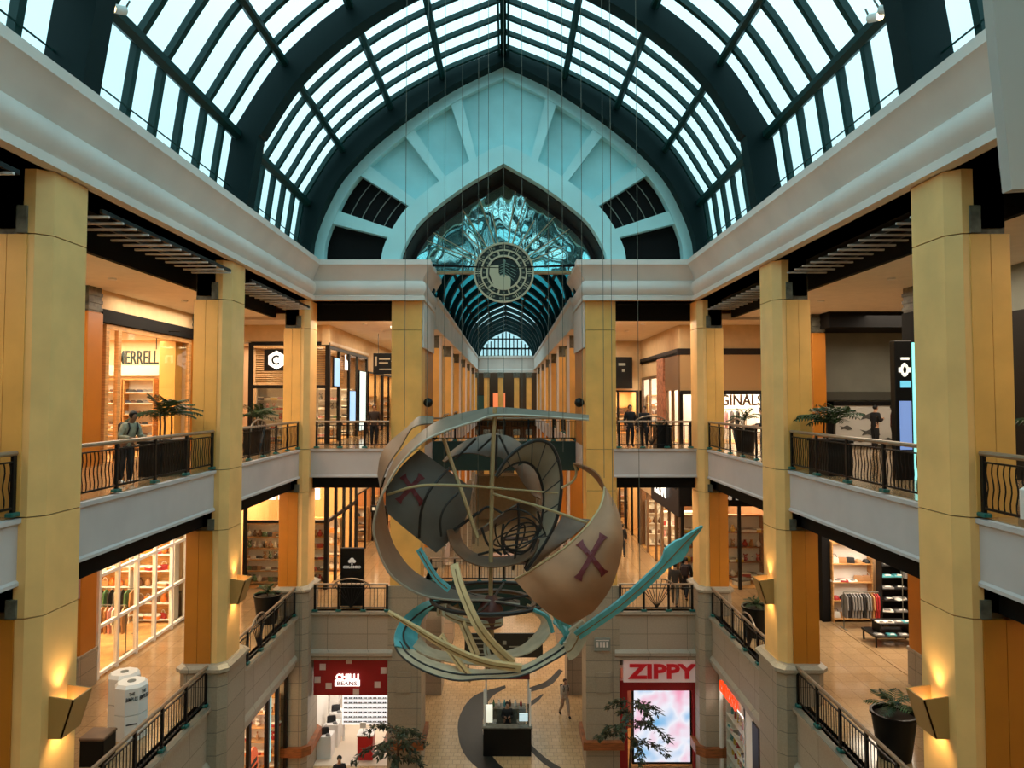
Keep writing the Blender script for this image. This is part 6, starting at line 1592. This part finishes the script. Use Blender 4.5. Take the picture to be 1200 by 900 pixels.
# ================================================================ PEOPLE
def skin_mesh(verts, edges, radii, sub=1):
    me = bpy.data.meshes.new('figure_tmp'); me.from_pydata([tuple(v) for v in verts], edges, [])
    o = bpy.data.objects.new('figure_tmp', me); COL.objects.link(o)
    md = o.modifiers.new('skin', 'SKIN'); md.use_smooth_shade = True
    for i, r in enumerate(radii):
        me.skin_vertices[0].data[i].radius = r if isinstance(r, tuple) else (r, r)
    me.skin_vertices[0].data[0].use_root = True
    if sub: sm = o.modifiers.new('sub', 'SUBSURF'); sm.levels = sub; sm.render_levels = sub
    dg = bpy.context.evaluated_depsgraph_get(); dg.update()
    out = bpy.data.meshes.new_from_object(o.evaluated_get(dg))
    bpy.data.objects.remove(o); bpy.data.meshes.remove(me)
    return out
def person(x, y, z, rz, label, top, bottom, hair=(30, 22, 18), skin=(196, 148, 116), pose='stand', long_hair=False, s=1.0, bag=None, shoes=(30, 28, 28)):
    t = thing('person', label, 'person', (x, y, z), rz)
    V, Ed, R = [], [], []
    def J(p, r, par=None):
        V.append(Vector(p)); R.append(r)
        if par is not None: Ed.append((par, len(V)-1))
        return len(V)-1
    lean = {'lean': .34, 'phone': .08, 'walk': .04}.get(pose, 0.0)
    def up(yy, zz):                                        # bend the torso forward (towards -y) about the hips
        d = zz-.95; return (yy*math.cos(lean) - d*math.sin(lean), .95 + d*math.cos(lean) + yy*math.sin(lean)*.3)
    def T(xx, yy, zz): a, b = up(yy, zz); return (xx, a, b)
    pel = J((0, 0, .95), (.15, .105)); sp = J(T(0, 0, 1.12), (.135, .095), pel); ch = J(T(0, 0, 1.32), (.155, .105), sp)
    nk = J(T(0, .01, 1.47), .055, ch); hb = J(T(0, -.01, 1.56), (.07, .08), nk); hd = J(T(0, -.015, 1.65), (.078, .092), hb); ht = J(T(0, .0, 1.73), .05, hd)
    ns = J(T(0, -.115, 1.625), .014, hd)
    jo = {}
    for sd in (-1, 1):
        st = {'walk': .24*sd, 'stand': .02*sd}.get(pose, .03*sd)
        hip = J((sd*.09, 0, .89), .095, pel); kn = J((sd*.1, -.03-st*.5, .5), .065, hip); an = J((sd*.1, .03-st+(.1 if pose == 'walk' and sd < 0 else 0), .09 + (.04 if st < -.1 else 0)), .042, kn)
        to = J((sd*.11, -.14-st+(.1 if pose == 'walk' and sd < 0 else 0), .035), (.036, .03), an)
        sh = J(T(sd*.175, .0, 1.4), .066, ch)
        if pose == 'lean': el, wr = T(sd*.27, -.06, 1.14), (sd*.2, -.42, 1.10)
        elif pose == 'phone': el, wr = T(sd*.22, -.03, 1.12), T(sd*.1, -.28, 1.22)
        elif pose == 'walk': el, wr = T(sd*.22, .06*sd, 1.13), T(sd*.22, .02+.16*sd, .9)
        else: el, wr = T(sd*.23, .03, 1.13), T(sd*.22, -.04, .89)
        e = J(el, .046, sh); w = J(wr, .032, e)
        d = (Vector(wr)-Vector(el)).normalized()
        sdv = d.cross(Vector((0, -1, .3))).normalized() if abs(d.y) < .9 else Vector((1, 0, 0))
        pm = Vector(wr) + d*.075; pmi = J(pm, (.034, .02), w)
        dn = Vector((0, -.35, 0)) if d.z < -.5 else Vector((0, 0, -.5))
        for k in range(4):
            b = pm + d*.03 + sdv*(.026-.0175*k); l = (.07, .08, .075, .058)[k]
            f1 = J(b, .0095, pmi); f2 = J(b + d*l*.5 + dn*.03, .009, f1); J(b + d*l*.85 + dn*.09, .008, f2)
        th = J(Vector(wr) + d*.04 + sdv*.04, .011, pmi); J(Vector(wr) + d*.09 + sdv*.058 + dn*.03, .009, th)
        jo[sd] = (hip, kn, an, to, sh, e, w)
    me = skin_mesh(V, Ed, R); me.materials.clear(); me.materials.append(mat('skin_%d' % skin[0], skin, .5))
    b = bpy.data.objects.new('body', me); COL.objects.link(b); b.parent = t
    def cloth(name, idx, edges, grow, col, extra=None):
        mp = {k: i for i, k in enumerate(idx)}; vs = [V[k] for k in idx]
        rr = [(R[k][0]+grow, R[k][1]+grow) if isinstance(R[k], tuple) else R[k]+grow for k in idx]
        cm = skin_mesh(vs, [(mp[a], mp[c]) for a, c in edges], rr); cm.materials.clear(); cm.materials.append(mat('cloth_%d_%d_%d' % col, col, .85, var=.12, scale=9))
        o = bpy.data.objects.new(name, cm); COL.objects.link(o); o.parent = t
    l, r = jo[-1], jo[1]
    lo = J((0, .0, .84), (.155, .115)); wa = J(T(0, 0, 1.03), (.14, .098))
    cloth('jacket', [lo, pel, sp, ch, nk, l[4], l[5], l[6], r[4], r[5], r[6]], [(lo, pel), (pel, sp), (sp, ch), (ch, nk), (ch, l[4]), (l[4], l[5]), (l[5], l[6]), (ch, r[4]), (r[4], r[5]), (r[5], r[6])], .02, top)
    cloth('trousers', [wa, pel, l[0], l[1], l[2], r[0], r[1], r[2]], [(wa, pel), (pel, l[0]), (l[0], l[1]), (l[1], l[2]), (pel, r[0]), (r[0], r[1]), (r[1], r[2])], .016, bottom)
    for q in (l, r): cloth('shoe', [q[2], q[3]], [(q[2], q[3])], .014, shoes)
    hm = MB(); c = Vector(T(0, .012, 1.672))
    hm.ball(c, .105, 12, 8, sx=.88, sy=1.0, sz=.92)
    hm.v = [(a, b_, z_) if not (b_ < c.y-.045 and z_ < c.z+.03) else (a*.8, c.y-.045, max(z_, c.z+.0)) for a, b_, z_ in hm.v]
    if long_hair: p = T(0, .06, 1.56); hm.ball(p, .1, 10, 7, sx=.85, sy=.6, sz=1.4)
    hm.build('hair', mat('hair_%d' % hair[0], hair, .6), t, smooth=60)
    em = MB()
    for sx in (-1, 1): p = T(sx*.03, -.098, 1.655); em.ball(p, .009, 6, 4)
    em.build('eyes', M_BLACK, t)
    mo = MB(); p = T(0, -.09, 1.585); mo.box(p[0]-.022, p[0]+.022, p[1]-.012, p[1]+.006, p[2]-.004, p[2]+.004); mo.build('mouth', mat('lips', (140, 70, 62), .5), t)
    if bag:
        m = MB(); p = T(0, .17, 1.25); m.cbox(p[0]-.15, p[0]+.15, p[1]-.07, p[1]+.08, p[2]-.22, p[2]+.2, .04); m.build('backpack', mat('bag_%d' % bag[0], bag, .7), t)
        m = MB()
        for sx in (-1, 1): m.tube([T(sx*.1, .1, 1.42), T(sx*.11, -.06, 1.47), T(sx*.11, -.14, 1.36), T(sx*.12, -.12, 1.2)], .02, 5)
        m.build('strap', mat('bag_%d' % bag[0], bag, .7), t)
    t.scale = (s,)*3
    return t
person(-8.78, 17.05, L2, PI/2-.45, 'person in grey green jacket with dark straps leaning on the upper left railing', (150, 146, 124), (40, 38, 38), hair=(20, 15, 12), skin=(120, 84, 62), pose='lean', bag=(26, 26, 30), shoes=(220, 216, 210))
person(5.25, 30.2, L2, .2, 'person in black jacket standing left of a pair behind the upper end railing', (22, 22, 28), (26, 26, 32), pose='stand')
person(5.85, 30.25, L2, -.3, 'person in black coat standing right of a pair, next to the square planter', (24, 24, 28), (34, 32, 36), pose='stand', hair=(50, 34, 24), s=.97)
person(9.1, 24.9, L2, -PI/2, 'person in black coat leaning at the upper right railing, left of two', (22, 20, 22), (30, 28, 30), pose='lean', long_hair=True, hair=(60, 40, 28))
person(9.3, 24.1, L2, -PI/2, 'person in dark hooded jacket at the upper right railing, right of two', (34, 28, 26), (26, 24, 26), pose='phone', hair=(30, 22, 18))
person(14.6, 28.6, L2, PI/2+.3, 'person in black walking past the pale fish poster, looking at a phone', (16, 16, 18), (22, 22, 24), pose='phone', hair=(14, 12, 12))
person(15.5, 28.9, L2, 1.2, 'person in dark red jacket behind the one walking past the poster', (96, 24, 30), (40, 34, 34), pose='stand', hair=(36, 24, 18))
person(-5.45, 30.6, L2, .1, 'person in black trousers standing behind the upper left end railing', (60, 44, 36), (20, 20, 22), pose='stand', hair=(70, 46, 30))
person(7.05, 30.2, L1, 2.8, 'person in dark patterned coat walking behind the middle right railing, left of two', (60, 48, 38), (110, 96, 80), pose='walk', hair=(28, 20, 16))
person(7.75, 31.2, L1, 2.6, 'person in black jacket with bag walking on the middle right gallery, right of two', (26, 22, 26), (34, 32, 36), pose='walk', hair=(24, 18, 14), bag=(40, 24, 26))
person(6.35, 39.5, L1, 3.0, 'person in black far along the middle right gallery', (20, 20, 24), (24, 24, 30), pose='walk', hair=(24, 18, 14))
pp_ = atz(662, 840, 0); person(pp_.x, pp_.y, 0, .4, 'person in pale clothes carrying a dark bag across the ground passage', (198, 176, 156), (176, 150, 128), pose='walk', hair=(84, 56, 40), bag=(24, 24, 26))
person(-5.99, 27.1, 0, .3, 'dark haired person on the ground floor before the bright shop, only the head in view', (30, 28, 30), (40, 38, 40), pose='stand', hair=(20, 14, 12))
person(.15, 31.9, 0, 0, 'person in black shirt working inside the kiosk', (26, 26, 28), (24, 24, 26), pose='phone', hair=(40, 28, 22))

# ================================================================ LAMPS OF THE GALLERIES
WARM = (1, .83, .62)
for sd in (-1, 1):
    k = 1.25 if sd < 0 else 0.95
    for y, pw in ((9, 110), (17.3, 170), (25.4, 200)):
        area('gallery_light', (sd*10.7, y, E+3.25), 2.6, 5.5, pw*k*1.2, WARM)
        area('gallery_light', (sd*10.4, y, L2-1.0), 3.2, 5.5, pw*.62*k, WARM)
    area('end_gallery_light', (sd*6.0, 31.2, E+3.25), 3.2, 2.6, 150*k, WARM)
    area('end_gallery_light', (sd*5.9, 31.2, L2-1.0), 3.2, 2.4, 150*k, WARM)
    for y in (38, 46, 56, 68, 78):
        area('passage_light', (sd*5.6, y, E+3.2), 3.0, 6, 170, WARM)
        area('passage_light', (sd*5.6, y, L2-1.0), 3.0, 6, 170, WARM)
    area('ground_light', (sd*3.7, 40, L1-1.2), .9, 8, 160, WARM)
area('rear_gallery_light', (0, -3, E+3.2), 12, 3, 500, WARM)
for y in (40, 50, 62): area('ground_light', (0, y, L1-1.3), 4, 6, 170, WARM)
area('ground_light', (0, 31.6, L1+5.0), 5.0, 3.0, 0.01, WARM)
